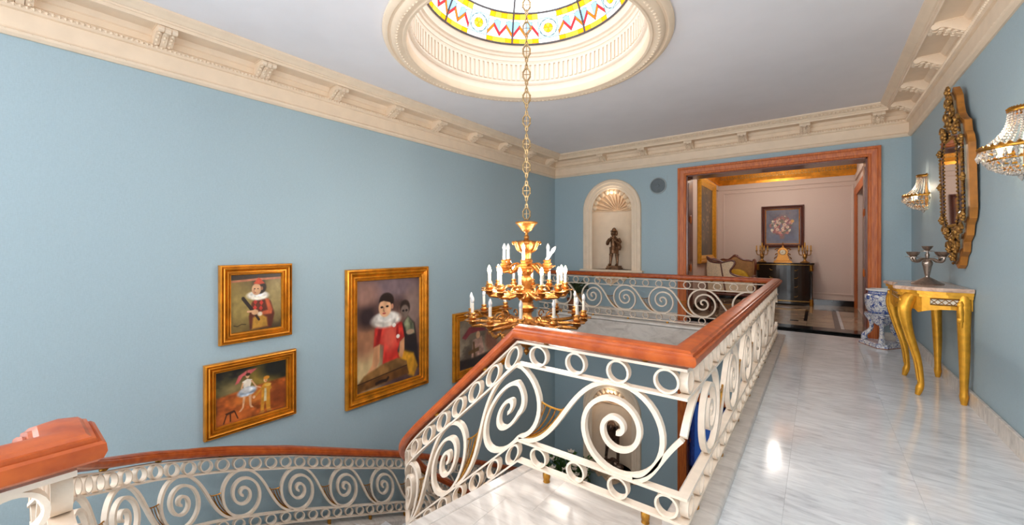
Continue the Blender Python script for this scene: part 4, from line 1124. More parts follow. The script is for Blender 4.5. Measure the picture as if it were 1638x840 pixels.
Cc.poly([(0.02, 0.92), (0.10, 0.86), (0.40, 0.79), (0.62, 0.77), (0.78, 0.82), (0.80, 0.90), (0.40, 0.93), (0.02, 0.95)], (134, 96, 52), 0.02, 0.3); Cc.poly([(0.0, 0.93), (0.78, 0.87), (0.82, 0.95), (0.0, 1.0)], (112, 72, 34), 0.02, 0.3); Cc.line([(0.0, 0.925), (0.78, 0.865)], 0.006, (60, 36, 20)); Cc.line([(0.28, 0.96), (0.36, 0.95), (0.44, 0.955), (0.47, 0.935)], 0.014, (46, 30, 22))
# 4: figures under a dark red parasol (mostly hidden behind the chandelier)
Dd = Paint(150, 120, 11); Dd.bg((120, 104, 84), (176, 158, 132), 3, (90, 76, 62)); Dd.poly([(0.06, 0.35), (0.22, 0.16), (0.48, 0.12), (0.62, 0.3), (0.4, 0.28), (0.24, 0.3), (0.14, 0.4)], (124, 46, 50), 0.02); Dd.poly([(0.3, 0.45), (0.5, 0.4), (0.6, 0.9), (0.25, 0.95)], (180, 140, 122), 0.03, 0.4); Dd.ell(0.42, 0.36, 0.05, 0.08, SKIN, 0.3); Dd.poly([(0.2, 0.66), (0.44, 0.62), (0.44, 0.70), (0.2, 0.73)], (110, 78, 40)); Dd.line([(0.32, 0.5), (0.34, 0.85)], 0.02, (100, 70, 36)); Dd.poly([(0, 0.8), (0.3, 0.82), (1, 0.74), (1, 1), (0, 1)], (46, 34, 26), 0.05); Dd.ell(0.75, 0.5, 0.16, 0.3, (150, 96, 72), 0.5)
LX = XL+0.002
def left_pic(label, y0, y1, z0, z1, fw, P):
    return picture(label, None, (LX, (y0+y1)/2, (z0+z1)/2), (0, 1, 0), (0, 0, 1), (1, 0, 0), y1-y0, z1-z0, fw, P, GOLDF)
left_pic('gilt framed painting of a child in red cap holding a mandolin', 1.331, 1.977, 0.342, 1.090, 0.10, A)
left_pic('gilt framed painting of a dancer with pink parasol beside a yellow clown', 1.216, 2.020, -0.501, 0.185, 0.095, B)
left_pic('tall gilt framed painting of a child in red jacket and white ruff', 2.590, 3.840, -0.665, 0.993, 0.15, Cc)
left_pic('gilt framed painting half hidden behind the chandelier', 4.340, 5.66, -0.80, 0.245, 0.14, Dd)
# flowers over the commode
F = Paint(120, 140, 21); F.bg((92, 84, 96), (112, 98, 104), 3, (74, 66, 78)); F.ell(0.5, 0.82, 0.45, 0.12, (86, 84, 104), 0.9)
F.poly([(0.40, 0.66), (0.60, 0.66), (0.56, 0.86), (0.44, 0.86)], (120, 78, 66), 0.03)
for k in range(130):
    a = F.rng.rand()*2*PI; r = math.sqrt(F.rng.rand()); x = 0.47+0.32*r*math.cos(a); y = 0.48+0.26*r*math.sin(a)
    c = [(96, 82, 52), (150, 70, 66), (206, 164, 140), (224, 200, 168), (178, 104, 86), (128, 48, 52)][F.rng.randint(6)]
    q = 0.02+0.028*F.rng.rand(); F.ell(x, y, q, q*1.0, c, 0.5, 0, 0.3)
for k in range(26):
    F.ell(0.5+0.1*F.rng.randn(), 0.22+0.06*F.rng.randn(), 0.015, 0.02, (120, 82, 70), 0.5)
F.ell(0.80, 0.35, 0.05, 0.045, (196, 140, 60), 0.6)
for x, y in ((0.30, 0.48), (0.52, 0.56), (0.42, 0.40), (0.58, 0.44), (0.36, 0.58), (0.66, 0.52)): F.ell(x, y, 0.045, 0.04, (228, 206, 176), 0.5, 0, 0.3); F.ell(x, y, 0.02, 0.018, (180, 110, 90), 0.6)
picture('dark framed still life of flowers hanging above the black commode', None, (-0.648, SY1-0.002, 1.745), (1, 0, 0), (0, 0, 1), (0, -1, 0), 0.82, 0.97, 0.085, F, WOODD, inner=GOLDF)
# tall dim gilt picture on the sitting room's left wall
T = Paint(80, 140, 31); T.bg((46, 36, 22), (92, 74, 44), 4, (34, 28, 20))
for k in range(70): T.ell(0.5+0.18*T.rng.randn(), 0.5+0.22*T.rng.randn(), 0.03, 0.02, [(120, 98, 60), (66, 54, 32), (146, 122, 80)][T.rng.randint(3)], 0.6)
picture('tall gilt framed dark tapestry picture on the sitting room side wall', None, (S0+0.002, 9.85, 1.85), (0, 1, 0), (0, 0, 1), (1, 0, 0), 1.6, 1.85, 0.17, T, GOLD, prof=[(0, 0.0), (0, 0.05), (0.12, 0.075), (0.3, 0.07), (0.45, 0.05), (0.6, 0.055), (0.8, 0.035), (1.0, 0.02), (1.0, 0.0)])

# ------------------------------------------------------------------ chandelier
ch = thing('chandelier', 'large three-tier gilt bronze chandelier with white candles hanging under the dome on a long chain', 'chandelier', (CX, CY, 1.50))
def lt(prof, name, mat, par, seg=28, cx=CX, cy=CY, sm=40): return MB().lathe(prof, cx, cy, seg).build(name, mat, par, smooth=sm)
lt([(0, 1.50), (0.10, 1.50), (0.108, 1.493), (0.104, 1.482), (0.092, 1.476), (0.062, 1.438), (0.052, 1.42), (0.030, 1.405), (0.016, 1.395), (0.014, 1.375), (0.024, 1.362), (0.026, 1.345), (0.016, 1.332), (0, 1.33)], 'canopy_cup', GILT, ch)
lt([(0, 1.335), (0.022, 1.335), (0.03, 1.325), (0.085, 1.318), (0.10, 1.31), (0.104, 1.295), (0.09, 1.285), (0.085, 1.26), (0.075, 1.24), (0.06, 1.225), (0.046, 1.20), (0.042, 1.15), (0.055, 1.14), (0.06, 1.125), (0.046, 1.115), (0, 1.11)], 'urn', GILT, ch)
for k in range(10):
    a = 2*PI*k/10; c, s = math.cos(a), math.sin(a)
    pts = [(CX+c*r, CY+s*r, z) for r, z in ((0.05, 1.21), (0.085, 1.235), (0.10, 1.27), (0.115, 1.30), (0.128, 1.31), (0.132, 1.295), (0.122, 1.285))]
    MB().tube(smoothpath(pts, 3), 0.010, 6).build('leaf_scroll', GILT, ch, smooth=60)
lt([(0, 1.12), (0.05, 1.12), (0.066, 1.105), (0.06, 1.09), (0.045, 1.08), (0.062, 1.05), (0.066, 1.03), (0.05, 1.01), (0.035, 0.99), (0.05, 0.97), (0.058, 0.94), (0.04, 0.90), (0.036, 0.86), (0.06, 0.845), (0.085, 0.82), (0.09, 0.79),
    (0.07, 0.76), (0.05, 0.74), (0.055, 0.71), (0.075, 0.69), (0.06, 0.665), (0.04, 0.64), (0.055, 0.60), (0.075, 0.585), (0.11, 0.575), (0.115, 0.555), (0.10, 0.54), (0.105, 0.47), (0.12, 0.455), (0.12, 0.44), (0.09, 0.42), (0, 0.41)], 'column', GILT, ch)
lt([(0, 0.45), (0.235, 0.45), (0.25, 0.44), (0.245, 0.425), (0.20, 0.415), (0.15, 0.405), (0.10, 0.40), (0.07, 0.39), (0.062, 0.375), (0.07, 0.36), (0.062, 0.335), (0.04, 0.315), (0.02, 0.305), (0.016, 0.295), (0.026, 0.285), (0.028, 0.27), (0.016, 0.25), (0.004, 0.236), (0, 0.236)], 'finial_bowl', GILT, ch)
CUP = [(0, -0.050), (0.008, -0.05), (0.012, -0.04), (0.022, -0.032), (0.03, -0.02), (0.022, -0.01), (0.05, 0.0), (0.058, 0.006), (0.05, 0.010), (0.022, 0.012), (0.028, 0.022), (0.03, 0.032), (0.020, 0.040), (0.018, 0.052), (0.024, 0.06), (0.022, 0.068), (0.016, 0.072), (0, 0.072)]
FLAME = [(0, 0.0), (0.009, 0.0), (0.010, 0.008), (0.0135, 0.022), (0.013, 0.034), (0.009, 0.05), (0.004, 0.064), (0, 0.070)]
def frot(deg):
    a = math.radians(deg); return FD*math.cos(a) + RD*math.sin(a)
nlit = 0
def tier(deg, R, zb, hub, sag, lit, tilt=0.0, thick=0.013):
    # deg: 0 = away from camera; here 180 faces the camera
    d = frot(deg)
    x, y = CX+d.x*R, CY+d.y*R; zc = zb-0.065
    rh, zh = hub
    arm = MB()
    path = smoothpath([(CX+d.x*rh, CY+d.y*rh, zh), (CX+d.x*(rh+(R-rh)*0.25), CY+d.y*(rh+(R-rh)*0.25), zh-sag*0.2), (CX+d.x*(rh+(R-rh)*0.55), CY+d.y*(rh+(R-rh)*0.55), zc-sag*1.0),
                       (CX+d.x*(R-0.03), CY+d.y*(R-0.03), zc-sag*0.85), (CX+d.x*(R+0.004), CY+d.y*(R+0.004), zc-0.045)], 6)
    arm.tube(path, [1.3*thick*(1.15-0.4*k/(len(path)-1)) for k in range(len(path))], 8)
    q = (rh+(R-rh)*0.34)
    cur = [(CX+d.x*(q+0.055*math.cos(t)*(1-t/9)), CY+d.y*(q+0.055*math.cos(t)*(1-t/9)), zc-sag*0.05+0.045*math.sin(t)*(1-t/9)) for t in [0.5*k for k in range(13)]]
    arm.tube(cur, 0.007, 6)
    arm.ball((CX+d.x*(rh+(R-rh)*0.62), CY+d.y*(rh+(R-rh)*0.62), zc-sag*1.02), (0.022, 0.022, 0.02), 8, 6)
    am = arm.build('arm', GILT, ch, smooth=60)
    cupm = MB().lathe([(r, z) for r, z in CUP], x, y, 16, cz=zc).move(lambda p: (x+(p.x-x)*1.25, y+(p.y-y)*1.25, p.z))
    for k in range(8):
        a = 2*PI*k/8; cupm.ball((x+0.065*math.cos(a), y+0.065*math.sin(a), zc+0.004), (0.012, 0.012, 0.007), 6, 4)
    cupm.build('drip_cup', GILT, am, smooth=50)
    L = 0.085
    cd = MB().lathe([(0, 0), (0.0135, 0), (0.0135, L), (0.008, L+0.004), (0, L+0.004)], 0, 0, 12); bl = MB().lathe([(r*1.3, z+L+0.002) for r, z in FLAME], 0, 0, 12)
    ax = Matrix.Rotation(tilt, 3, Vector((FD.x, FD.y, 0)))
    for m in (cd, bl): m.move(lambda p: tuple(ax @ p + Vector((x, y, zb+0.004))))
    cn = cd.build('candle', CANDLE, am, smooth=50)
    bl.build('bulb', BULBLIT if lit else BULB, am, smooth=60)
    if lit: point('candle_light', (x, y, zb+L+0.10), 5.6, (1.0, 0.94, 0.87), 0.02)
for k, a in enumerate((-7, 53, 113, 173, -127, -67)): tier(180-a, 0.225, 1.137, (0.045, 1.09), 0.045, False, 0.6 if a == 53 else 0.0)
for k in range(12):
    a = -9+30*k; tier(180-a, 0.365, 0.925, (0.06, 0.83), 0.06, a not in (141, 171))
for k in range(12):
    a = -5+30*k; tier(180-a, 0.535, 0.665, (0.10, 0.56), 0.055, False, -0.35 if k == 7 else 0.0, 0.015)
# foliate swags between the lower arms
for k in range(12):
    a0 = 10+30*k; p0 = frot(a0); p1 = frot(a0+30)
    R_ = 0.36
    pts = [(CX+(p0*(1-t)+p1*t).x*R_, CY+(p0*(1-t)+p1*t).y*R_, 0.50-0.05*math.sin(PI*t)) for t in [j/8 for j in range(9)]]
    m = MB().tube(pts, [0.007, 0.011, 0.015, 0.018, 0.019, 0.018, 0.015, 0.011, 0.007], 6)
    for t in range(1, 8, 2): m.ball(pts[t], (0.02, 0.02, 0.016), 6, 4)
    m.build('swag', GILT, ch, smooth=60)
# chain: pierced medallions joined by link bars
z = 1.515; k = 0
while z < 4.36:
    a = RD; m = MB()
    for s, rr in ((0, 0.036),):
        m.tube([(CX+a.x*0.034*math.sin(t), CY+a.y*0.034*math.sin(t), z+0.06-0.055*math.cos(t)) for t in [2*PI*j/16 for j in range(16)]], 0.008, 6, closed=True)
    for j in range(8):
        t = 2*PI*j/8+PI/8; m.ball((CX+a.x*0.036*math.sin(t), CY+a.y*0.036*math.sin(t), z+0.06-0.058*math.cos(t)), 0.010, 6, 4)
    m.tube([(CX, CY, z+0.005), (CX, CY, z+0.115)], 0.004, 5); m.tube([(CX-a.x*0.028, CY-a.y*0.028, z+0.06), (CX+a.x*0.028, CY+a.y*0.028, z+0.06)], 0.004, 5)
    m.build('chain_medallion', OLDCH, ch, smooth=60)
    m = MB()
    for q in (0.118, 0.152, 0.186):
        b = FD if q == 0.152 else RD
        m.tube([(CX+b.x*0.010*math.sin(t), CY+b.y*0.010*math.sin(t), z+q+0.017-0.022*math.cos(t)) for t in [2*PI*j/10 for j in range(10)]], 0.0075, 5, closed=True)
    m.build('chain_link', OLDCH, ch, smooth=60)
    z += 0.2205; k += 1

# ------------------------------------------------------------------ statues
def statue_flute():
    x, y, z0 = NX+0.03, YB+0.06, 0.835
    t = thing('statue', 'dark bronze statue of a flute player in hat and coat in the upper niche', 'statue', (x, y, z0))
    MB().cbox(x-0.13, x+0.13, y-0.11, y+0.11, z0, z0+0.035, 0.004).cbox(x-0.115, x+0.115, y-0.095, y+0.095, z0+0.035, z0+0.075, 0.008).build('base', BRONZE, t)
    m = MB(); f = lambda a, b, c: (x+a, y-b, z0+0.075+c)
    for s in (-1, 1):
        m.tube([f(0.07*s, 0.02, 0.015), f(0.066*s, 0.005, 0.10), f(0.060*s, 0.0, 0.19), f(0.052*s, 0.0, 0.28), f(0.045*s, 0, 0.36)], [0.024, 0.027, 0.034, 0.040, 0.05], 10)
        m.ball(f(0.074*s, 0.045, 0.018), (0.030, 0.062, 0.022), 10, 6); m.tube([f(0.062*s, 0.0, 0.205), f(0.060*s, 0.0, 0.225)], 0.041, 10)
    m.tube([f(0, 0, 0.24), f(0, 0, 0.30), f(0, 0, 0.38), f(0, 0, 0.45), f(0, 0, 0.52), f(0, 0, 0.56)], [0.115, 0.108, 0.082, 0.088, 0.10, 0.055], 14, flat=0.72)
    m.tube([f(0, 0, 0.54), f(0, 0.005, 0.61)], 0.032, 10)
    m.ball(f(0, 0.012, 0.635), (0.042, 0.048, 0.055), 12, 8); m.ball(f(0, 0.058, 0.63), (0.009, 0.012, 0.012), 8, 6)
    m.tube([f(-0.05, 0, 0.668), f(-0.02, 0.02, 0.676), f(0.02, 0.02, 0.676), f(0.05, 0, 0.668)], 0.02, 8); m.ball(f(0, 0.005, 0.668), (0.078, 0.075, 0.014), 14, 6); m.tube([f(0, 0, 0.67), f(0, -0.005, 0.71), f(0.005, -0.005, 0.735)], [0.05, 0.04, 0.016], 12)
    for s in (-1, 1):
        m.ball(f(0.05*s, -0.01, 0.625), (0.02, 0.03, 0.05), 8, 6)
        m.tube([f(0.085*s, 0, 0.52), f(0.128*s, 0.01, 0.455), f(0.118*s, 0.045, 0.42), f(0.06*s, 0.105, 0.49), f(0.028*s+0.01, 0.115, 0.535)], [0.036, 0.034, 0.032, 0.024, 0.018], 10)
        m.ball(f(0.024*s+0.012, 0.118, 0.54), (0.02, 0.018, 0.022), 8, 6)
    m.tube([f(-0.012, 0.075, 0.60), f(0.05, 0.15, 0.50)], 0.009, 8)
    m.tube([f(0.10, 0.01, 0.46), f(0.118, 0.03, 0.36), f(0.11, 0.03, 0.30)], [0.02, 0.045, 0.03], 10)
    remesh(m, 0.0065, 'figure', BRONZE, t, 2)
statue_flute()
def statue_low():
    x, y, z0 = NX+0.02, YB+0.04, 0.835-3.85
    t = thing('statue', 'dark bronze statue of a stooping figure on rocks in the lower niche', 'statue', (x, y, z0))
    m = MB(); f = lambda a, b, c: (x+a, y-b, z0+c)
    rng = random.Random(4)
    for k in range(16):
        m.ball(f(rng.uniform(-0.18, 0.18), rng.uniform(-0.04, 0.10), rng.uniform(0.03, 0.13)), (rng.uniform(0.06, 0.1), 0.07, rng.uniform(0.05, 0.09)), 8, 6)
    remesh(m, 0.012, 'rock', BRONZE2, t, 2)
    m = MB()
    m.tube([f(-0.14, 0.02, 0.19), f(-0.13, 0.0, 0.33), f(-0.11, 0.01, 0.44), f(-0.07, 0.0, 0.62)], [0.028, 0.03, 0.042, 0.062], 10)
    m.tube([f(0.11, 0.04, 0.20), f(0.11, 0.03, 0.33), f(0.10, 0.04, 0.44), f(0.06, 0.0, 0.62)], [0.028, 0.03, 0.042, 0.062], 10)
    for s in (-1, 1): m.ball(f(0.12*s, 0.07, 0.19), (0.03, 0.06, 0.022), 8, 6)
    m.tube([f(0, 0, 0.58), f(-0.01, 0.02, 0.68), f(-0.01, 0.06, 0.80), f(0.0, 0.10, 0.90)], [0.10, 0.11, 0.125, 0.085], 14, flat=0.8)
    m.ball(f(0.03, 0.17, 0.86), (0.055, 0.06, 0.065), 12, 8); m.ball(f(0.03, 0.225, 0.85), (0.012, 0.014, 0.012), 6, 4)
    m.tube([f(0.10, 0.09, 0.88), f(0.15, 0.12, 0.74), f(0.145, 0.15, 0.58), f(0.13, 0.16, 0.50)], [0.042, 0.034, 0.028, 0.022], 10)
    m.tube([f(-0.10, 0.09, 0.88), f(-0.15, 0.12, 0.76), f(-0.08, 0.18, 0.68), f(-0.02, 0.19, 0.66)], [0.042, 0.034, 0.028, 0.022], 10)
    remesh(m, 0.008, 'figure', BRONZE2, t, 2)
statue_low()

# ------------------------------------------------------------------ plants
def frondplant(label, x, y, z0, potr, poth, n, H, spread, leafm, flowers, seed):
    rng = random.Random(seed)
    t = thing('potted_plant', label, 'plant', (x, y, z0))
    MB().lathe([(0, 0), (potr*0.7, 0), (potr, poth*0.8), (potr*1.08, poth*0.85), (potr*1.08, poth), (potr*0.95, poth), (potr*0.9, poth*0.9), (0, poth*0.9)], x, y, 20, cz=z0).build('pot', POT, t, smooth=40)
    fol = MB(); stem = MB(); tips = []
    for k in range(n):
        a = rng.uniform(0, 2*PI); L = H*rng.uniform(0.55, 1.0); sp = spread*rng.uniform(0.3, 1.0)
        dy_ = math.sin(a)*sp*0.8
        P0 = Vector((x+math.cos(a)*potr*0.3, y+math.sin(a)*potr*0.3, z0+poth*0.85)); P2 = Vector((x+math.cos(a)*sp, min(YB-0.05, y+dy_), z0+poth+L*rng.uniform(0.55, 1.0))); P1 = (P0+P2)/2+Vector((0, 0, L*0.3))
        pts = [P0*(1-q)**2+P1*2*q*(1-q)+P2*q*q for q in [j/7 for j in range(8)]]
        stem.tube(pts, [0.006*(1-0.1*j) for j in range(8)], 5); tips.append(pts[-1])
        for j in range(2, 8):
            d = (pts[j]-pts[j-1]).normalized(); sd = d.cross(Vector((0, 0, 1)))
            if sd.length < 0.1: sd = Vector((1, 0, 0))
            sd.normalize()
            for s in (-1, 1):
                l = rng.uniform(0.09, 0.17)*(1.3 if flowers else 1); v = (sd*s*0.8+d*0.6+Vector((0, 0, rng.uniform(-0.3, 0.35)))).normalized()
                b = pts[j]; w_ = d.cross(v).cross(v).normalized()*l*(0.24 if flowers else 0.13)
                c = b+v*l*0.5+Vector((0, 0, 0.012)); e = b+v*l-Vector((0, 0, 0.02))
                fol.add([tuple(b), tuple(c+w_), tuple(e), tuple(c-w_), tuple(c+Vector((0, 0, 0.01)))], [(0, 4, 1), (1, 4, 2), (2, 4, 3), (3, 4, 0)])
    y0c = 6.90 if z0 > -1 else 6.2
    for q in (stem, fol): q.move(lambda p: (max(p.x, XL+0.02), min(max(p.y, y0c), YB-0.015), p.z))
    stem.build('stem', leafm, t, smooth=60); fol.build('foliage', leafm, t, kind='stuff')
    for k in range(flowers):
        p = tips[k % len(tips)]+Vector((rng.uniform(-0.06, 0.06), -rng.uniform(0.02, 0.12), rng.uniform(0.02, 0.10))); m = MB()
        for j in range(6):
            a = 2*PI*j/6; d = Vector((math.cos(a), math.sin(a), 0.5)); q = p+d*0.065; s = Vector((-math.sin(a), math.cos(a), 0))*0.028
            m.add([tuple(p), tuple(p+d*0.045+s), tuple(q+d*0.02), tuple(p+d*0.045-s)], [(0, 1, 2, 3)])
        m.lathe([(0.002, -0.03), (0.012, 0.0), (0.02, 0.02)], p.x, p.y, 8, cz=p.z); m.build('flower', PETAL, t)
frondplant('dark green fern behind the far railing left of the niche', -3.86, 7.13, 0, 0.13, 0.26, 22, 0.40, 0.40, LEAFD, 0, 3)
frondplant('white flowering lily plant standing under the lower niche', -3.86, 6.85, ZL, 0.17, 0.36, 30, 0.80, 0.50, LEAF, 20, 8)
# ------------------------------------------------------------------ wall speaker
sp = thing('wall_speaker', 'round grey speaker grille set in the blue wall beside the niche', 'speaker', (-2.28, YB, 2.37))
def ylathe(prof, cx, cz, y, seg=32):
    m = MB().lathe(prof, 0, 0, seg); return m.move(lambda p: (cx+p.x, y-p.z, cz+p.y))
ylathe([(0.0, 0.004), (0.128, 0.004), (0.130, 0.02), (0.148, 0.016), (0.152, 0.0)], -2.28, 2.37, YB).build('rim', GRAYM, sp, smooth=40)
ylathe([(0.0, 0.022), (0.02, 0.022), (0.024, 0.012), (0.126, 0.012), (0.128, 0.004), (0, 0.003)], -2.28, 2.37, YB).build('grille', GRAYD, sp, smooth=40)
MB().cbox(0, 0.33, 0, 0.33, 0, 0.004, 0.002).move(lambda p: (-2.445+p.x, YB-p.z, 2.205+p.y)).build('plate', BLUE, sp)

# ------------------------------------------------------------------ mirror on the right wall
MY = 4.93; MX = XR-0.022
mr = thing('wall_mirror', 'ornate tall mirror with amber crest and gilt rosettes above the console', 'mirror', (XR, MY, 1.8))
OUT = [(0.0, 1.08), (0.06, 1.11), (0.10, 1.18), (0.17, 1.22), (0.19, 1.30), (0.27, 1.35), (0.30, 1.43), (0.36, 1.48), (0.385, 1.56), (0.385, 2.06), (0.36, 2.12), (0.32, 2.16), (0.30, 2.25), (0.22, 2.29), (0.16, 2.34), (0.12, 2.42), (0.10, 2.50), (0.05, 2.56), (0, 2.60)]
poly = [(MY+a, b) for a, b in OUT] + [(MY-a, b) for a, b in OUT[-2:0:-1]]
LEAN = 0.03
def lean(p): return (p.x-LEAN*(p.z-1.08)/1.5, p.y, p.z)
MB().prism(poly, XR-0.045, XR-0.004, 'x').move(lean).build('backboard', M('amber_wood', (176, 112, 44), 0.35, 0.2, var=0.3), mr)
MB().prism([(MY+(a)*0.93, 1.80+(b-1.80)*0.95) for a, b in OUT] + [(MY-a*0.93, 1.80+(b-1.80)*0.95) for a, b in OUT[-2:0:-1]], XR-0.062, XR-0.045, 'x').move(lean).build('frame_plate', MIRRORD, mr)
octo = [(-0.20, 1.52), (-0.12, 1.44), (0.12, 1.44), (0.20, 1.52), (0.20, 2.08), (0.12, 2.16), (-0.12, 2.16), (-0.20, 2.08)]
MB().prism([(MY+a, b) for a, b in octo], XR-0.074, XR-0.062, 'x').move(lean).build('mirror_glass', MIRROR, mr)
for (a0, b0, a1, b1) in ((0.24, 1.55, 0.33, 2.05), (-0.33, 1.55, -0.24, 2.05)):
    MB().cbox(0, a1-a0, 0, b1-b0, 0, 0.012, 0.01).move(lambda p: (XR-0.062-p.z, MY+a0+p.x, b0+p.y)).move(lean).build('mirror_strip', M('dark_mirror', (66, 60, 66), 0.12, 0.8), mr)
for s in (-1, 1):
    for (q0, q1, q2, q3) in (((0.14, 1.36), (0.20, 1.32), (0.31, 1.48), (0.25, 1.51)), ((0.14, 2.25), (0.20, 2.29), (0.30, 2.14), (0.25, 2.10))):
        MB().prism([(MY+s*a, b) for a, b in (q0, q1, q2, q3)], XR-0.074, XR-0.062, 'x').move(lean).build('mirror_strip', MIRRORD, mr)
m = MB()
def rope(pts, r=0.012, step=0.03):
    for (a0, b0), (a1, b1) in zip(pts[:-1], pts[1:]):
        L = math.hypot(a1-a0, b1-b0); n = max(1, int(L/step))
        for k in range(n): m.octa((XR-0.072, MY+a0+(a1-a0)*k/n, b0+(b1-b0)*k/n), r, r*1.3)
rope(octo+[octo[0]]); rope([(0.345, 1.52), (0.345, 2.08)]); rope([(-0.345, 1.52), (-0.345, 2.08)])
rope([(a*0.9, 1.8+(b-1.8)*0.94) for a, b in OUT], 0.011, 0.035); rope([(-a*0.9, 1.8+(b-1.8)*0.94) for a, b in OUT], 0.011, 0.035)
m.move(lean); m.build('beading', DGOLD, mr, kind='stuff')
rng = random.Random(2)
for a, b, r in ((0, 2.56, 0.05), (0, 2.44, 0.035), (0.0, 2.30, 0.06), (0.17, 2.22, 0.05), (-0.17, 2.22, 0.05), (0.34, 2.10, 0.035), (-0.34, 2.10, 0.035), (0.36, 1.80, 0.03), (-0.36, 1.80, 0.03), (0.33, 1.5, 0.04), (-0.33, 1.5, 0.04), (0.16, 1.38, 0.05), (-0.16, 1.38, 0.05), (0, 1.32, 0.06), (0, 1.18, 0.035), (0.1, 1.24, 0.03), (-0.1, 1.24, 0.03)):
    q = MB(); q.ball((XR-0.08, MY+a, b), (0.02, r*0.45, r*0.45), 8, 5)
    for k in range(7):
        t = 2*PI*k/7; q.ball((XR-0.075, MY+a+r*0.7*math.cos(t), b+r*0.7*math.sin(t)), (0.014, r*0.38, r*0.38), 6, 4)
    q.move(lean); q.build('rosette', DGOLD, mr, smooth=60)
for s in (-1, 1):
    for (a, b) in ((0.05, 2.47), (0.10, 2.36), (0.24, 2.27), (0.26, 1.40), (0.14, 1.26)):
        q = MB(); q.tube([(XR-0.075, MY+s*(a+0.05*math.cos(t)*(1-t/8)), b+0.05*math.sin(t)*(1-t/8)) for t in [0.5*k for k in range(12)]], 0.011, 6); q.move(lean); q.build('scroll', DGOLD, mr, smooth=60)

# ------------------------------------------------------------------ crystal wall lights
def sconce(label, y):
    t = thing('crystal_sconce', label, 'wall light', (XR, y, 1.85), 'crystal wall lights either side of the mirror')
    x = XR-0.012; R = 0.185
    q = MB(); q.prism([(y+a, b) for a, b in ((-0.05, 1.72), (0.05, 1.72), (0.06, 1.80), (0.045, 1.9), (0.055, 2.05), (0, 2.09), (-0.055, 2.05), (-0.045, 1.9), (-0.06, 1.80))], x, XR-0.001, 'x'); q.build('backplate', BRASS, t)
    def half(R_, z, r, mat, nm):
        q = MB(); pts = [(x-R_*math.sin(PI*k/16), y+R_*math.cos(PI*k/16)*1.0, z) for k in range(17)]
        q.tube(pts, r, 6)
        for p in pts: q.octa((p[0], p[1], p[2]+r*1.2), r*1.2)
        q.build(nm, mat, t, smooth=60)
    half(0.07, 2.055, 0.010, BRASS, 'crown_ring'); half(R, 1.835, 0.011, BRASS, 'basket_ring'); half(R*0.8, 1.77, 0.006, BRASS, 'basket_ring'); half(R*0.5, 1.715, 0.005, BRASS, 'basket_ring')
    b = MB(); dr = MB()
    for k in range(15):
        a = PI*k/14; s, c = math.sin(a), math.cos(a)
        for j in range(15):
            u = j/14; r = 0.07+(R-0.07)*u**2.6; z = 2.05-0.205*u
            b.octa((x-r*s, y+r*c, z), 0.0075, 0.009)
        for j in range(12):
            u = (j+1)/12; r = R*math.cos(u*PI/2*0.96); z = 1.83-0.15*math.sin(u*PI/2)
            b.octa((x-r*s, y+r*c, z), 0.0085, 0.0085)
        if k % 1 == 0:
            dr.octa((x-(R+0.006)*s, y+(R+0.006)*c, 1.795), 0.010, 0.026); dr.octa((x-R*0.8*s, y+R*0.8*c, 1.742), 0.009, 0.02)
        if k < 14:
            for j in range(5):
                v = (j+0.5)/5; aa = PI*(k+v)/14; sg = 0.02*math.sin(PI*v)
                b.octa((x-(R+0.003)*math.sin(aa), y+(R+0.003)*math.cos(aa), 1.825-sg), 0.006)
    dr.octa((x-0.02, y, 1.665), 0.016, 0.026)
    b.build('bead_strand', CRYSTAL, t, kind='stuff'); dr.build('crystal_drop', CRYSTAL, t, kind='stuff')
    for s in (-0.07, 0.07):
        q = MB().lathe([(0, 0), (0.012, 0), (0.013, 0.02), (0.018, 0.035), (0.014, 0.055), (0, 0.07)], x-0.09, y+s, 10, cz=1.80); q.build('bulb', emit('sconce_bulb', (255, 214, 150), 14), t, smooth=60)
    point('sconce_light', (x-0.09, y, 1.93), 3.5, (1.0, 0.82, 0.6), 0.03)
sconce('crystal basket wall light farther away, between the mirror and the doorway', 6.40)
sconce('crystal basket wall light nearest the camera on the right wall', 3.66)

# ------------------------------------------------------------------ console table
ct = thing('console_table', 'gilded console table with pink marble top and cabriole legs against the right wall', 'table', (0.78, 5.17, 0))
def serp(ins, n=48):
    pts = []
    for k in range(n+1):
        u = k/n; yv = 5.17+(-0.52+1.04*u)*(1-ins/0.52)
        t = abs(2*u-1)
        fx = 0.555 + 0.10*t**2.2 + 0.035*math.cos(u*2*PI*2)*(1-t*0.5) - (0.05*math.exp(-((t-0.66)/0.12)**2))
        fx += 0.13*max(0, (t-0.86)/0.14)**1.5
        pts.append((fx+ins, yv))
    return [(0.972, pts[0][1])] + pts + [(0.972, pts[-1][1])]
top = MB().prism(serp(0.004), 0.897, 0.905, 'z'); top.prism(serp(0.0), 0.905, 0.921, 'z'); top.prism(serp(0.006), 0.921, 0.927, 'z'); top.build('marble_top', PINKM, ct)
ap = MB().prism(serp(0.018), 0.872, 0.897, 'z'); ap.prism(serp(0.032), 0.845, 0.872, 'z'); ap.build('cornice_moulding', GOLD, ct)
def apron_pts(): return serp(0.05)
S = serp(0.05); mb = MB(); n = len(S)
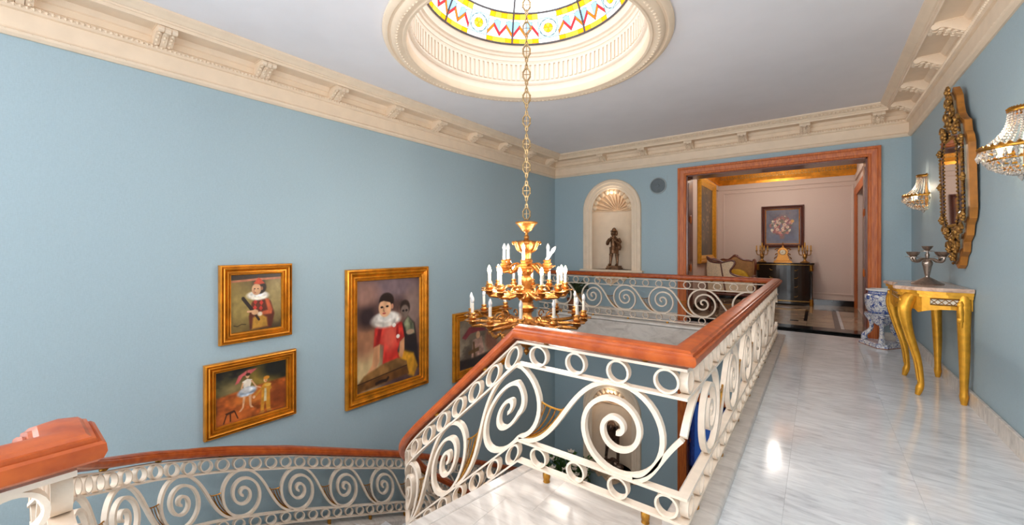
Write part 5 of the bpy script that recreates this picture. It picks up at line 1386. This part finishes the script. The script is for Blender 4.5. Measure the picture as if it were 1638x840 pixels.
for i in range(n-1):
    (xa, ya), (xb, yb) = S[i], S[i+1]
    def lowz(y): 
        q = (y-5.17)/0.47; return 0.735+0.05*math.cos(q*PI*2)*(1 if abs(q) < 0.5 else 0.7)+0.012*math.cos(q*PI*6) - (0.0 if abs(q) < 0.8 else 0.03)
    za, zb = lowz(ya), lowz(yb)
    dx, dy = (yb-ya), -(xb-xa); L = math.hypot(dx, dy) or 1; dx, dy = dx/L*0.02, dy/L*0.02
    mb.add([(xa, ya, za), (xb, yb, zb), (xb, yb, 0.85), (xa, ya, 0.85), (xa+dx, ya+dy, za), (xb+dx, yb+dy, zb), (xb+dx, yb+dy, 0.85), (xa+dx, ya+dy, 0.85)],
           [(0, 1, 2, 3), (7, 6, 5, 4), (0, 4, 5, 1), (3, 2, 6, 7), (0, 3, 7, 4), (1, 5, 6, 2)])
mb.build('apron', GOLD, ct)
# lattice panels in the apron
def lattice(p0, p1, z0, z1):
    p0 = Vector((p0[0], p0[1], 0)); p1 = Vector((p1[0], p1[1], 0)); d = (p1-p0); L = d.length; d.normalize(); nrm = Vector((d.y, -d.x, 0))
    if nrm.x > 0 and abs(nrm.x) > 0.2 or (abs(nrm.x) <= 0.2 and nrm.y > 0): nrm = -nrm
    q = MB(); a = [p0+Vector((0, 0, z0)), p1+Vector((0, 0, z0)), p1+Vector((0, 0, z1)), p0+Vector((0, 0, z1))]
    q.add([tuple(p+nrm*0.008) for p in a]+[tuple(p-nrm*0.004) for p in a], [(0, 1, 2, 3), (7, 6, 5, 4), (0, 4, 5, 1), (1, 5, 6, 2), (2, 6, 7, 3), (3, 7, 4, 0)])
    q.build('lattice_panel', IVORY, ct)
    q = MB(); nn = max(3, int(L/0.035)); h = z1-z0
    for k in range(nn+1):
        for s in (-1, 1):
            x0_ = L*k/nn; x1_ = x0_+s*h
            xa, xb = max(0, min(L, x0_)), max(0, min(L, x1_))
            if abs(xb-xa) < 1e-4: continue
            q.tube([tuple(p0+d*xa+nrm*0.010+Vector((0, 0, z0+abs(xa-x0_)))), tuple(p0+d*xb+nrm*0.010+Vector((0, 0, z0+abs(xb-x0_))))], 0.0028, 4)
    fr_ = [tuple(p+nrm*0.010) for p in a]; q.tube(fr_, 0.006, 6, closed=True)
    q.build('lattice_wire', DGOLD, ct, smooth=60)
lattice((0.735, 4.697), (0.905, 4.697), 0.79, 0.838)
lattice((0.735, 5.643), (0.905, 5.643), 0.79, 0.838)
i0 = min(range(1, n-1), key=lambda i: abs(S[i][1]-4.96)); i1 = min(range(1, n-1), key=lambda i: abs(S[i][1]-5.38))
lattice(S[i0], S[i1], 0.80, 0.838)
i0 = min(range(1, n-1), key=lambda i: abs(S[i][1]-4.80)); 
def leg(pts, rs, flat=0.8):
    q = MB(); q.tube(smoothpath(pts, 6), [catmull(list(range(len(rs))), rs, k/6) for k in range((len(rs)-1)*6+1)], 10)
    q.ball((pts[-2][0], pts[-2][1], 0.055), (0.026, 0.026, 0.016), 10, 6)
    return q
def dressed(yk, xs, yo, name='leg'):
    s = 1 if yo > 0 else -1
    pts = [(xs+0.035, yk, 0.87), (xs-0.01, yk+0.02*s, 0.80), (xs-0.03, yk+0.035*s, 0.70), (xs+0.0, yk+0.02*s, 0.52), (xs+0.055, yk, 0.30), (xs+0.075, yk, 0.12), (xs+0.068, yk, 0.06), (xs+0.055, yk, 0.0)]
    lg = leg(pts, [0.045, 0.05, 0.046, 0.034, 0.027, 0.022, 0.026, 0.017]).build(name, GOLD, ct, smooth=60)
    q = MB()
    for k in range(3):
        q.tube([(xs-0.055+0.01*k, yk+0.02*s+0.03*math.cos(t)*(1-t/8), 0.80-0.05*k+0.03*math.sin(t)*(1-t/8)) for t in [0.5*j for j in range(12)]], 0.008, 6)
    for dyy in (-0.022, 0.022):
        q.tube(smoothpath([(p[0]-r*0.8, p[1]+dyy, p[2]) for p, r in zip(pts[1:6], [0.05, 0.046, 0.034, 0.027, 0.022])], 5), 0.006, 5)
    q.ball((xs-0.045, yk+0.02*s, 0.72), (0.016, 0.024, 0.07), 8, 6)
    q.build('carving', GOLD, lg, smooth=60)
dressed(4.83, 0.625, -1); dressed(5.49, 0.625, 1)
for yk, s in ((4.72, -1), (5.62, 1)):
    pts = [(0.925, yk, 0.87), (0.925, yk+0.012*s, 0.78), (0.925, yk+0.012*s, 0.62), (0.93, yk, 0.35), (0.93, yk-0.01*s, 0.12), (0.93, yk-0.01*s, 0.06), (0.93, yk-0.01*s, 0.0)]
    lg = leg(pts, [0.042, 0.042, 0.038, 0.032, 0.024, 0.027, 0.017]).build('leg', GOLD, ct, smooth=60)
    q = MB(); q.tube([(0.90, yk+0.045*s, 0.83+0.0), (0.90, yk+0.05*s, 0.74), (0.905, yk+0.045*s, 0.62)], [0.012, 0.02, 0.008], 6)
    for k in range(3): q.ball((0.90, yk+0.05*s, 0.80-0.06*k), (0.02, 0.012, 0.028), 8, 5)
    q.build('carving', GOLD, lg, smooth=60)

# ------------------------------------------------------------------ silver candelabrum on the console
cbx, cby, cbz = 0.79, 5.16, 0.927
cd = thing('candelabrum', 'tarnished silver candelabrum with empty cups standing on the console table', 'candelabrum', (cbx, cby, cbz))
MB().lathe([(0, 0), (0.105, 0), (0.108, 0.006), (0.10, 0.012), (0.085, 0.018), (0.05, 0.042), (0.028, 0.055), (0.018, 0.062), (0, 0.064)], cbx, cby, 28, cz=cbz).build('base', SILVER, cd, smooth=40)
MB().lathe([(0, 0.06), (0.018, 0.06), (0.015, 0.075), (0.018, 0.082), (0.02, 0.10), (0.030, 0.16), (0.036, 0.18), (0.036, 0.20), (0.026, 0.212), (0.022, 0.225), (0.012, 0.235), (0.014, 0.25), (0.016, 0.262), (0.010, 0.275), (0.010, 0.292), (0, 0.294)], cbx, cby, 24, cz=cbz).build('stem', SILVER, cd, smooth=40)
CUPS = [(0, 0.0), (0.045, 0.002), (0.045, 0.005), (0.014, 0.008), (0.018, 0.014), (0.030, 0.028), (0.038, 0.046), (0.040, 0.050), (0.036, 0.050), (0.028, 0.032), (0, 0.022)]
MB().lathe(CUPS, cbx, cby, 20, cz=cbz+0.292).build('cup', SILVER, cd, smooth=40)
for k in range(4):
    a = math.radians(k*90+8); d = Vector((math.cos(a)*0.575+math.sin(a)*0.818, -math.cos(a)*0.0+0, 0))
    d = Vector((RD.x*math.cos(a)+FD.x*math.sin(a), RD.y*math.cos(a)+FD.y*math.sin(a), 0))
    if cbx+d.x*0.14 > XR-0.06: d = Vector((d.x*0.85, d.y, 0))
    f = lambda r, z: (cbx+d.x*r, cby+d.y*r, cbz+z)
    am = MB().tube(smoothpath([f(0.02, 0.225), f(0.055, 0.222), f(0.085, 0.205), f(0.115, 0.205), f(0.13, 0.225), f(0.13, 0.242)], 5), 0.0115, 8).build('arm', SILVER, cd, smooth=60)
    p = f(0.13, 0.240); MB().lathe(CUPS, p[0], p[1], 20, cz=p[2]).build('cup', SILVER, am, smooth=40)

# ------------------------------------------------------------------ blue and white jardiniere on its stand
jx, jy = 0.655, 6.96
sd = thing('pot_stand', 'blue and white porcelain pot stand on three scrolled legs', 'stand', (jx, jy, 0))
q = MB(); tri = []
for k in range(3):
    a0 = math.radians(-95+120*k)
    for t, r in ((-0.22, 0.235), (0.22, 0.235), (1.05, 0.16)):
        tri.append((jx+r*math.cos(a0+t), jy+r*math.sin(a0+t)))
q.prism(tri, 0.0, 0.035, 'z'); q.prism([(jx+(a-jx)*0.92, jy+(b-jy)*0.92) for a, b in tri], 0.035, 0.055, 'z'); q.build('base', CHINA, sd)
MB().prism([(jx+(a-jx)*1.01, jy+(b-jy)*1.01) for a, b in tri], 0.0, 0.008, 'z').build('base_rim', POT, sd)
for k in range(3):
    a0 = math.radians(-95+120*k); c, s = math.cos(a0), math.sin(a0)
    pts = smoothpath([(jx+c*r, jy+s*r, z) for r, z in ((0.19, 0.055), (0.195, 0.11), (0.15, 0.16), (0.115, 0.22), (0.12, 0.30), (0.15, 0.36), (0.175, 0.40))], 4)
    lg = MB().tube(pts, [catmull([0, 8, 16, 24], [0.052, 0.036, 0.034, 0.044], k2) for k2 in range(len(pts))], 8, flat=0.7).build('leg', CHINA, sd, smooth=60)
MB().lathe([(0, 0.25), (0.03, 0.25), (0.07, 0.28), (0.10, 0.33), (0.13, 0.39), (0.165, 0.405), (0.17, 0.420), (0, 0.420)], jx, jy, 32).build('bowl', CHINA, sd, smooth=40)
jr = thing('jardiniere', 'blue and white porcelain planter pot standing on its matching stand', 'pot', (jx, jy, 0.421))
MB().lathe([(0, 0.4215), (0.125, 0.4215), (0.13, 0.435), (0.148, 0.46), (0.165, 0.53), (0.17, 0.60), (0.166, 0.645), (0.150, 0.658), (0.138, 0.664), (0.13, 0.69), (0.13, 0.705), (0.115, 0.705), (0.115, 0.66), (0.14, 0.60), (0.12, 0.45), (0, 0.44)], jx, jy, 36).build('body', CHINA, jr, smooth=40)
MB().lathe([(0.128, 0.700), (0.155, 0.708), (0.158, 0.718), (0.154, 0.728), (0.12, 0.728), (0.112, 0.70)], jx, jy, 36).build('rim', CHINAW, jr, smooth=40)
for z0_, r_ in ((0.436, 0.137), (0.668, 0.1395), (0.69, 0.134)): MB().lathe([(r_-0.01, z0_-0.006), (r_, z0_-0.004), (r_, z0_+0.006), (r_-0.01, z0_+0.008)], jx, jy, 36).build('band', CHINAB, jr, smooth=40)
for s in (-1, 1):
    MB().ball((jx+s*RD.x*0.165, jy+s*RD.y*0.165, 0.62), (0.022, 0.022, 0.03), 8, 6).build('lug', CHINAB, jr, smooth=60)

# ------------------------------------------------------------------ sitting room furniture
cx0, cx1, cy0, cy1 = -1.14, -0.06, 10.72, 11.16
cm = thing('commode', 'black and brass inlaid bow-fronted commode against the sitting room wall', 'commode', (-0.6, 10.94, 0))
def bow(ins, d=0.0):
    p = []
    for k in range(17):
        u = k/16; x = cx0+ins+(cx1-cx0-2*ins)*u; p.append((x, cy0+ins*0.5+0.10*(2*u-1)**2-d))
    return [(cx0+ins, cy1)] + p + [(cx1-ins, cy1)]
MB().prism(bow(0.02), 0.06, 0.89, 'z').build('carcass', EBONY, cm)
q = MB().prism(bow(-0.01), 0.89, 0.925, 'z'); q.build('top', BLACKM, cm)
for z_ in (0.885, 0.09): MB().tube([(a, b-0.004, z_) for a, b in bow(0.01)[1:-1]], 0.012, 6).build('brass_edge', INLAY, cm, smooth=60)
MB().prism(bow(0.0), 0.03, 0.075, 'z').build('plinth', EBONY, cm)
for z0_, z1_ in ((0.72, 0.86), (0.53, 0.70), (0.34, 0.51), (0.11, 0.32)):
    pts = bow(0.10)[1:-1]; lo = [(a, b-0.018) for a, b in pts]
    dm = MB(); dm.prism([(pts[0][0], pts[0][1]+0.05)] + lo + [(pts[-1][0], pts[-1][1]+0.05)], z0_, z1_, 'z'); dr = dm.build('drawer', EBONY, cm)
    q = MB(); h = z1_-z0_
    for off in (0.018, h-0.018): q.tube([(a, b-0.004, z0_+off) for a, b in lo[1:-1]], 0.008, 5)
    for k in (1, len(lo)-2): q.tube([(lo[k][0], lo[k][1]-0.004, z0_+0.018), (lo[k][0], lo[k][1]-0.004, z1_-0.018)], 0.0045, 5)
    for k in range(3, len(lo)-3):
        for s in (-1, 1): q.tube([(lo[k][0]+0.018*math.cos(t), lo[k][1]-0.004, z0_+h/2+s*0.02+0.02*math.sin(t)) for t in [0.7*j for j in range(8)]], 0.003, 4)
    q.build('inlay', INLAY, dr, smooth=60)
    for k in (4, len(lo)-5):
        q = MB(); q.tube([(lo[k][0]-0.04, lo[k][1]-0.02, z0_+h/2), (lo[k][0]-0.02, lo[k][1]-0.028, z0_+h/2-0.03), (lo[k][0]+0.02, lo[k][1]-0.028, z0_+h/2-0.03), (lo[k][0]+0.04, lo[k][1]-0.02, z0_+h/2)], 0.006, 6)
        q.build('handle', BRASS, dr, smooth=60)
for x in (cx0+0.045, cx1-0.045):
    yv = cy0+0.085
    cl = MB().lathe([(0, 0.07), (0.035, 0.07), (0.03, 0.10), (0.028, 0.14), (0.024, 0.16), (0.024, 0.74), (0.03, 0.76), (0.032, 0.86), (0.036, 0.88), (0, 0.885)], x, yv, 16).build('column', EBONY, cm, smooth=40)
    for a, b in ((0.0, 0.15), (0.75, 0.885)): MB().lathe([(0, a), (0.03, a), (0.038, a+0.03), (0.032, b-0.03), (0.038, b-0.01), (0, b)], x, yv-0.003, 14).build('brass_mount', BRASS, cl, smooth=40)
ck = thing('mantel_clock', 'gilt mantel clock with round white dial in the middle of the commode', 'clock', (-0.62, 10.92, 0.925))
k0 = Vector((-0.62, 10.92, 0.925)); fz = lambda a, b, c: (k0.x+a, k0.y-b, k0.z+c)
q = MB(); q.cbox(k0.x-0.17, k0.x+0.17, k0.y-0.08, k0.y+0.08, k0.z, k0.z+0.045, 0.01); q.build('base', GILT, ck)
q = MB(); q.prism([(k0.x+a, k0.z+b) for a, b in ((-0.14, 0.045), (0.14, 0.045), (0.10, 0.12), (0.085, 0.18), (0.10, 0.26), (0.06, 0.32), (0, 0.35), (-0.06, 0.32), (-0.10, 0.26), (-0.085, 0.18), (-0.10, 0.12))], k0.y-0.05, k0.y+0.05, 'y'); q.build('case', GILT, ck, smooth=30)
q = MB()
for s in (-1, 1):
    for b, r in ((0.08, 0.06), (0.17, 0.04), (0.28, 0.045)): q.tube([fz(s*(0.10+r*math.cos(t)*(1-t/8)), 0.03, b+r*math.sin(t)*(1-t/8)) for t in [0.5*j for j in range(13)]], 0.012, 6)
for c_, r in ((0.36, 0.03), (0.41, 0.02), (0.445, 0.013)): q.ball(fz(0, 0, c_), r, 8, 6)
q.build('scrollwork', GILT, ck, smooth=60)
ylathe([(0, 0.0), (0.062, 0.0), (0.066, 0.010), (0.058, 0.014), (0.056, 0.008), (0, 0.008)], k0.x, k0.z+0.235, k0.y-0.05).build('bezel', GILT, ck, smooth=40)
dl = ylathe([(0, 0.0), (0.055, 0.0), (0.055, 0.011), (0, 0.012)], k0.x, k0.z+0.235, k0.y-0.05).build('dial', DIAL, ck, smooth=40)
q = MB(); q.tube([fz(0, 0.064, 0.235), fz(0.0, 0.064, 0.272)], 0.0022, 4); q.tube([fz(0, 0.064, 0.235), fz(-0.022, 0.064, 0.222)], 0.003, 4)
for k in range(12): 
    t = 2*PI*k/12; q.tube([fz(0.044*math.sin(t), 0.063, 0.235+0.044*math.cos(t)), fz(0.05*math.sin(t), 0.063, 0.235+0.05*math.cos(t))], 0.0018, 4)
q.build('hands', EBONY, dl)
def gilt_candelabrum(x, label):
    y, z0_ = 10.93, 0.925
    t = thing('candelabrum', label, 'candelabrum', (x, y, z0_), 'gilt candelabra flanking the clock')
    MB().lathe([(0, 0), (0.085, 0), (0.09, 0.012), (0.06, 0.03), (0.03, 0.05), (0.02, 0.08), (0.035, 0.11), (0.045, 0.14), (0.03, 0.17), (0.014, 0.19), (0.014, 0.22), (0.022, 0.235), (0.012, 0.26), (0.012, 0.33), (0.022, 0.335), (0, 0.337)], x, y, 18, cz=z0_).build('stem', DGOLD, t, smooth=40)
    MB().lathe([(0, 0.337), (0.014, 0.337), (0.013, 0.45), (0, 0.452)], x, y, 10, cz=z0_).build('candle', M('yellow_wax', (206, 150, 60), 0.5), t, smooth=50)
    for k in range(4):
        a = 2*PI*k/4+0.4; d = (math.cos(a), math.sin(a)); f = lambda r, z: (x+d[0]*r, y+d[1]*r*0.8, z0_+z)
        am = MB().tube(smoothpath([f(0.0, 0.21), f(0.05, 0.17), f(0.10, 0.18), f(0.115, 0.23), f(0.115, 0.25)], 4), 0.010, 6)
        p = f(0.115, 0.25); am.lathe([(0, 0), (0.026, 0.004), (0.028, 0.012), (0.016, 0.016), (0.017, 0.03), (0, 0.03)], p[0], p[1], 12, cz=p[2]); am = am.build('arm', DGOLD, t, smooth=50)
        MB().lathe([(0, 0.03), (0.013, 0.03), (0.012, 0.135), (0, 0.137)], p[0], p[1], 10, cz=p[2]).build('candle', bpy.data.materials['yellow_wax'], am, smooth=50)
gilt_candelabrum(-1.02, 'gilt candelabrum with yellow candles left of the mantel clock')
gilt_candelabrum(-0.22, 'gilt candelabrum with yellow candles right of the mantel clock')

# caned armchairs
def chair_frame(m, pts, r=0.022, n=5): m.tube(smoothpath(pts, n), r, 8)
ac = thing('armchair', 'carved armchair with tufted tan back, cane wings and yellow cushion near the commode', 'armchair', (-1.45, 10.0, 0))
bx, by = -1.45, 10.1
q = MB(); crest = [(-0.34, 0.93), (-0.26, 0.99), (-0.14, 0.985), (-0.04, 1.06), (0.0, 1.075), (0.06, 1.04), (0.16, 0.985), (0.26, 0.975), (0.34, 0.96)]
q.prism([(bx-0.34, 0.42)] + [(bx+a, b) for a, b in crest] + [(bx+0.34, 0.42)], by, by+0.06, 'y'); q.build('backrest', TAN, ac)
for i in range(5):
    for j in range(3): MB().ball((bx-0.24+0.12*i, by-0.005, 0.60+0.13*j), 0.012, 8, 5).build('button', TAN, ac, smooth=60)
q = MB(); chair_frame(q, [(bx+a, by+0.02, b) for a, b in crest], 0.026); q.tube([(bx-0.34, by+0.02, 0.40), (bx-0.34, by+0.02, 0.93)], 0.022, 8); q.tube([(bx+0.34, by+0.02, 0.40), (bx+0.34, by+0.02, 0.96)], 0.022, 8)
q.ball((bx, by+0.02, 1.075), (0.06, 0.03, 0.035), 8, 6); q.build('back_frame', WOODD, ac, smooth=60)
for s in (-1, 1):
    e = Vector((bx+s*0.34, by+0.02)); f = lambda u, z: (e.x+s*0.09*u, e.y-0.42*u, z)
    wing = [(0, 0.42), (0, 0.96), (0.4, 1.0), (0.75, 1.0), (0.98, 0.94), (0.92, 0.84), (0.70, 0.70), (0.62, 0.55), (0.62, 0.42)]
    q = MB(); a = [Vector(f(u, z)) for u, z in wing]; nn = Vector((0.42, s*0.09, 0)).normalized()*0.008
    k = len(a); q.add([tuple(p+nn) for p in a]+[tuple(p-nn) for p in a], [tuple(range(k)), tuple(range(k, 2*k))[::-1]]+[(i, (i+1) % k, k+(i+1) % k, k+i) for i in range(k)]); q.build('cane_wing', CANE, ac)
    q = MB(); chair_frame(q, [f(u, z) for u, z in wing[1:]], 0.022); q.build('wing_frame', WOODD, ac, smooth=60)
MB().box(bx-0.36, bx+0.36, by-0.52, by+0.03, 0.30, 0.40).build('seat', TAN, ac)
q = MB(); q.tube([(bx-0.38, by-0.53, 0.31), (bx, by-0.55, 0.30), (bx+0.38, by-0.53, 0.31)], 0.03, 8); q.build('seat_rail', WOODD, ac, smooth=60)
for sx in (-1, 1):
    for yy_ in (by-0.48, by): MB().tube(smoothpath([(bx+sx*0.34, yy_, 0.32), (bx+sx*0.36, yy_, 0.2), (bx+sx*0.33, yy_, 0.08), (bx+sx*0.34, yy_, 0.0)], 4), [0.035]*4+[0.028]*4+[0.02]*5, 8).build('leg', WOODD, ac, smooth=60)
cu = MB(); cu.ball((bx+0.05, by-0.10, 0.60), (0.23, 0.08, 0.19), 14, 10); o = tag(cu.build('cushion', YELLOW, None, smooth=60), 'mustard yellow cushion leaning in the tufted armchair', 'cushion')
ac2 = thing('armchair', 'caned armchair seen from behind, in front of the tufted armchair', 'armchair', (-1.4, 8.9, 0))
ox, oy = -1.33, 8.75
def panel(poly, y0, name='cane_panel'):
    q = MB().prism([(ox+a, b) for a, b in poly], y0-0.008, y0+0.008, 'y'); return q.build(name, CANE, ac2)
L1 = [(-0.40, 0.40), (-0.43, 0.86), (-0.42, 1.03), (-0.36, 0.975), (-0.24, 0.955), (-0.19, 0.96), (-0.10, 0.40)]
L2 = [(-0.08, 0.40), (-0.17, 0.955), (-0.06, 0.985), (0.02, 0.995), (0.05, 0.97), (0.03, 0.90), (-0.02, 0.82), (0.0, 0.75), (0.12, 0.70), (0.30, 0.67), (0.36, 0.62), (0.36, 0.40)]
panel(L1, oy); panel(L2, oy)
q = MB(); q.tube(smoothpath([(ox+a, oy, b) for a, b in [(-0.42, 1.05), (-0.36, 0.985), (-0.24, 0.965), (-0.17, 0.965), (-0.06, 0.998), (0.02, 1.008), (0.065, 0.97), (0.04, 0.90), (-0.01, 0.82), (0.01, 0.755), (0.12, 0.71), (0.30, 0.68), (0.38, 0.62), (0.38, 0.40)]], 5), 0.020, 8)
q.tube([(ox-0.18, oy, 0.96), (ox-0.09, oy, 0.34)], 0.016, 8); q.tube([(ox-0.42, oy, 0.36), (ox+0.40, oy, 0.36)], 0.03, 8); q.tube(smoothpath([(ox-0.43, oy-0.01, 1.08), (ox-0.34, oy-0.015, 1.03), (ox-0.22, oy-0.01, 1.005), (ox-0.14, oy, 0.97)], 4), 0.022, 8)
q.build('back_frame', WOODD, ac2, smooth=60)
for sx in (-0.40, 0.36):
    q = MB().prism([(oy, 0.40), (oy, 0.68), (oy+0.3, 0.70), (oy+0.55, 0.64), (oy+0.55, 0.40)], ox+sx-0.008, ox+sx+0.008, 'x'); q.build('cane_side', CANE, ac2)
    q = MB().tube(smoothpath([(ox+sx, oy, 0.70), (ox+sx, oy+0.3, 0.715), (ox+sx, oy+0.55, 0.66), (ox+sx, oy+0.58, 0.40)], 5), 0.022, 8); q.build('arm_rail', WOODD, ac2, smooth=60)
MB().box(ox-0.39, ox+0.35, oy+0.02, oy+0.58, 0.34, 0.42).build('seat', TAN, ac2)
for sx in (-0.38, 0.34):
    for yy_ in (oy+0.02, oy+0.55): MB().tube(smoothpath([(ox+sx, yy_, 0.36), (ox+sx*1.04, yy_, 0.2), (ox+sx*0.98, yy_, 0.08), (ox+sx, yy_, 0.0)], 4), [0.035]*4+[0.028]*4+[0.02]*5, 8).build('leg', WOODD, ac2, smooth=60)
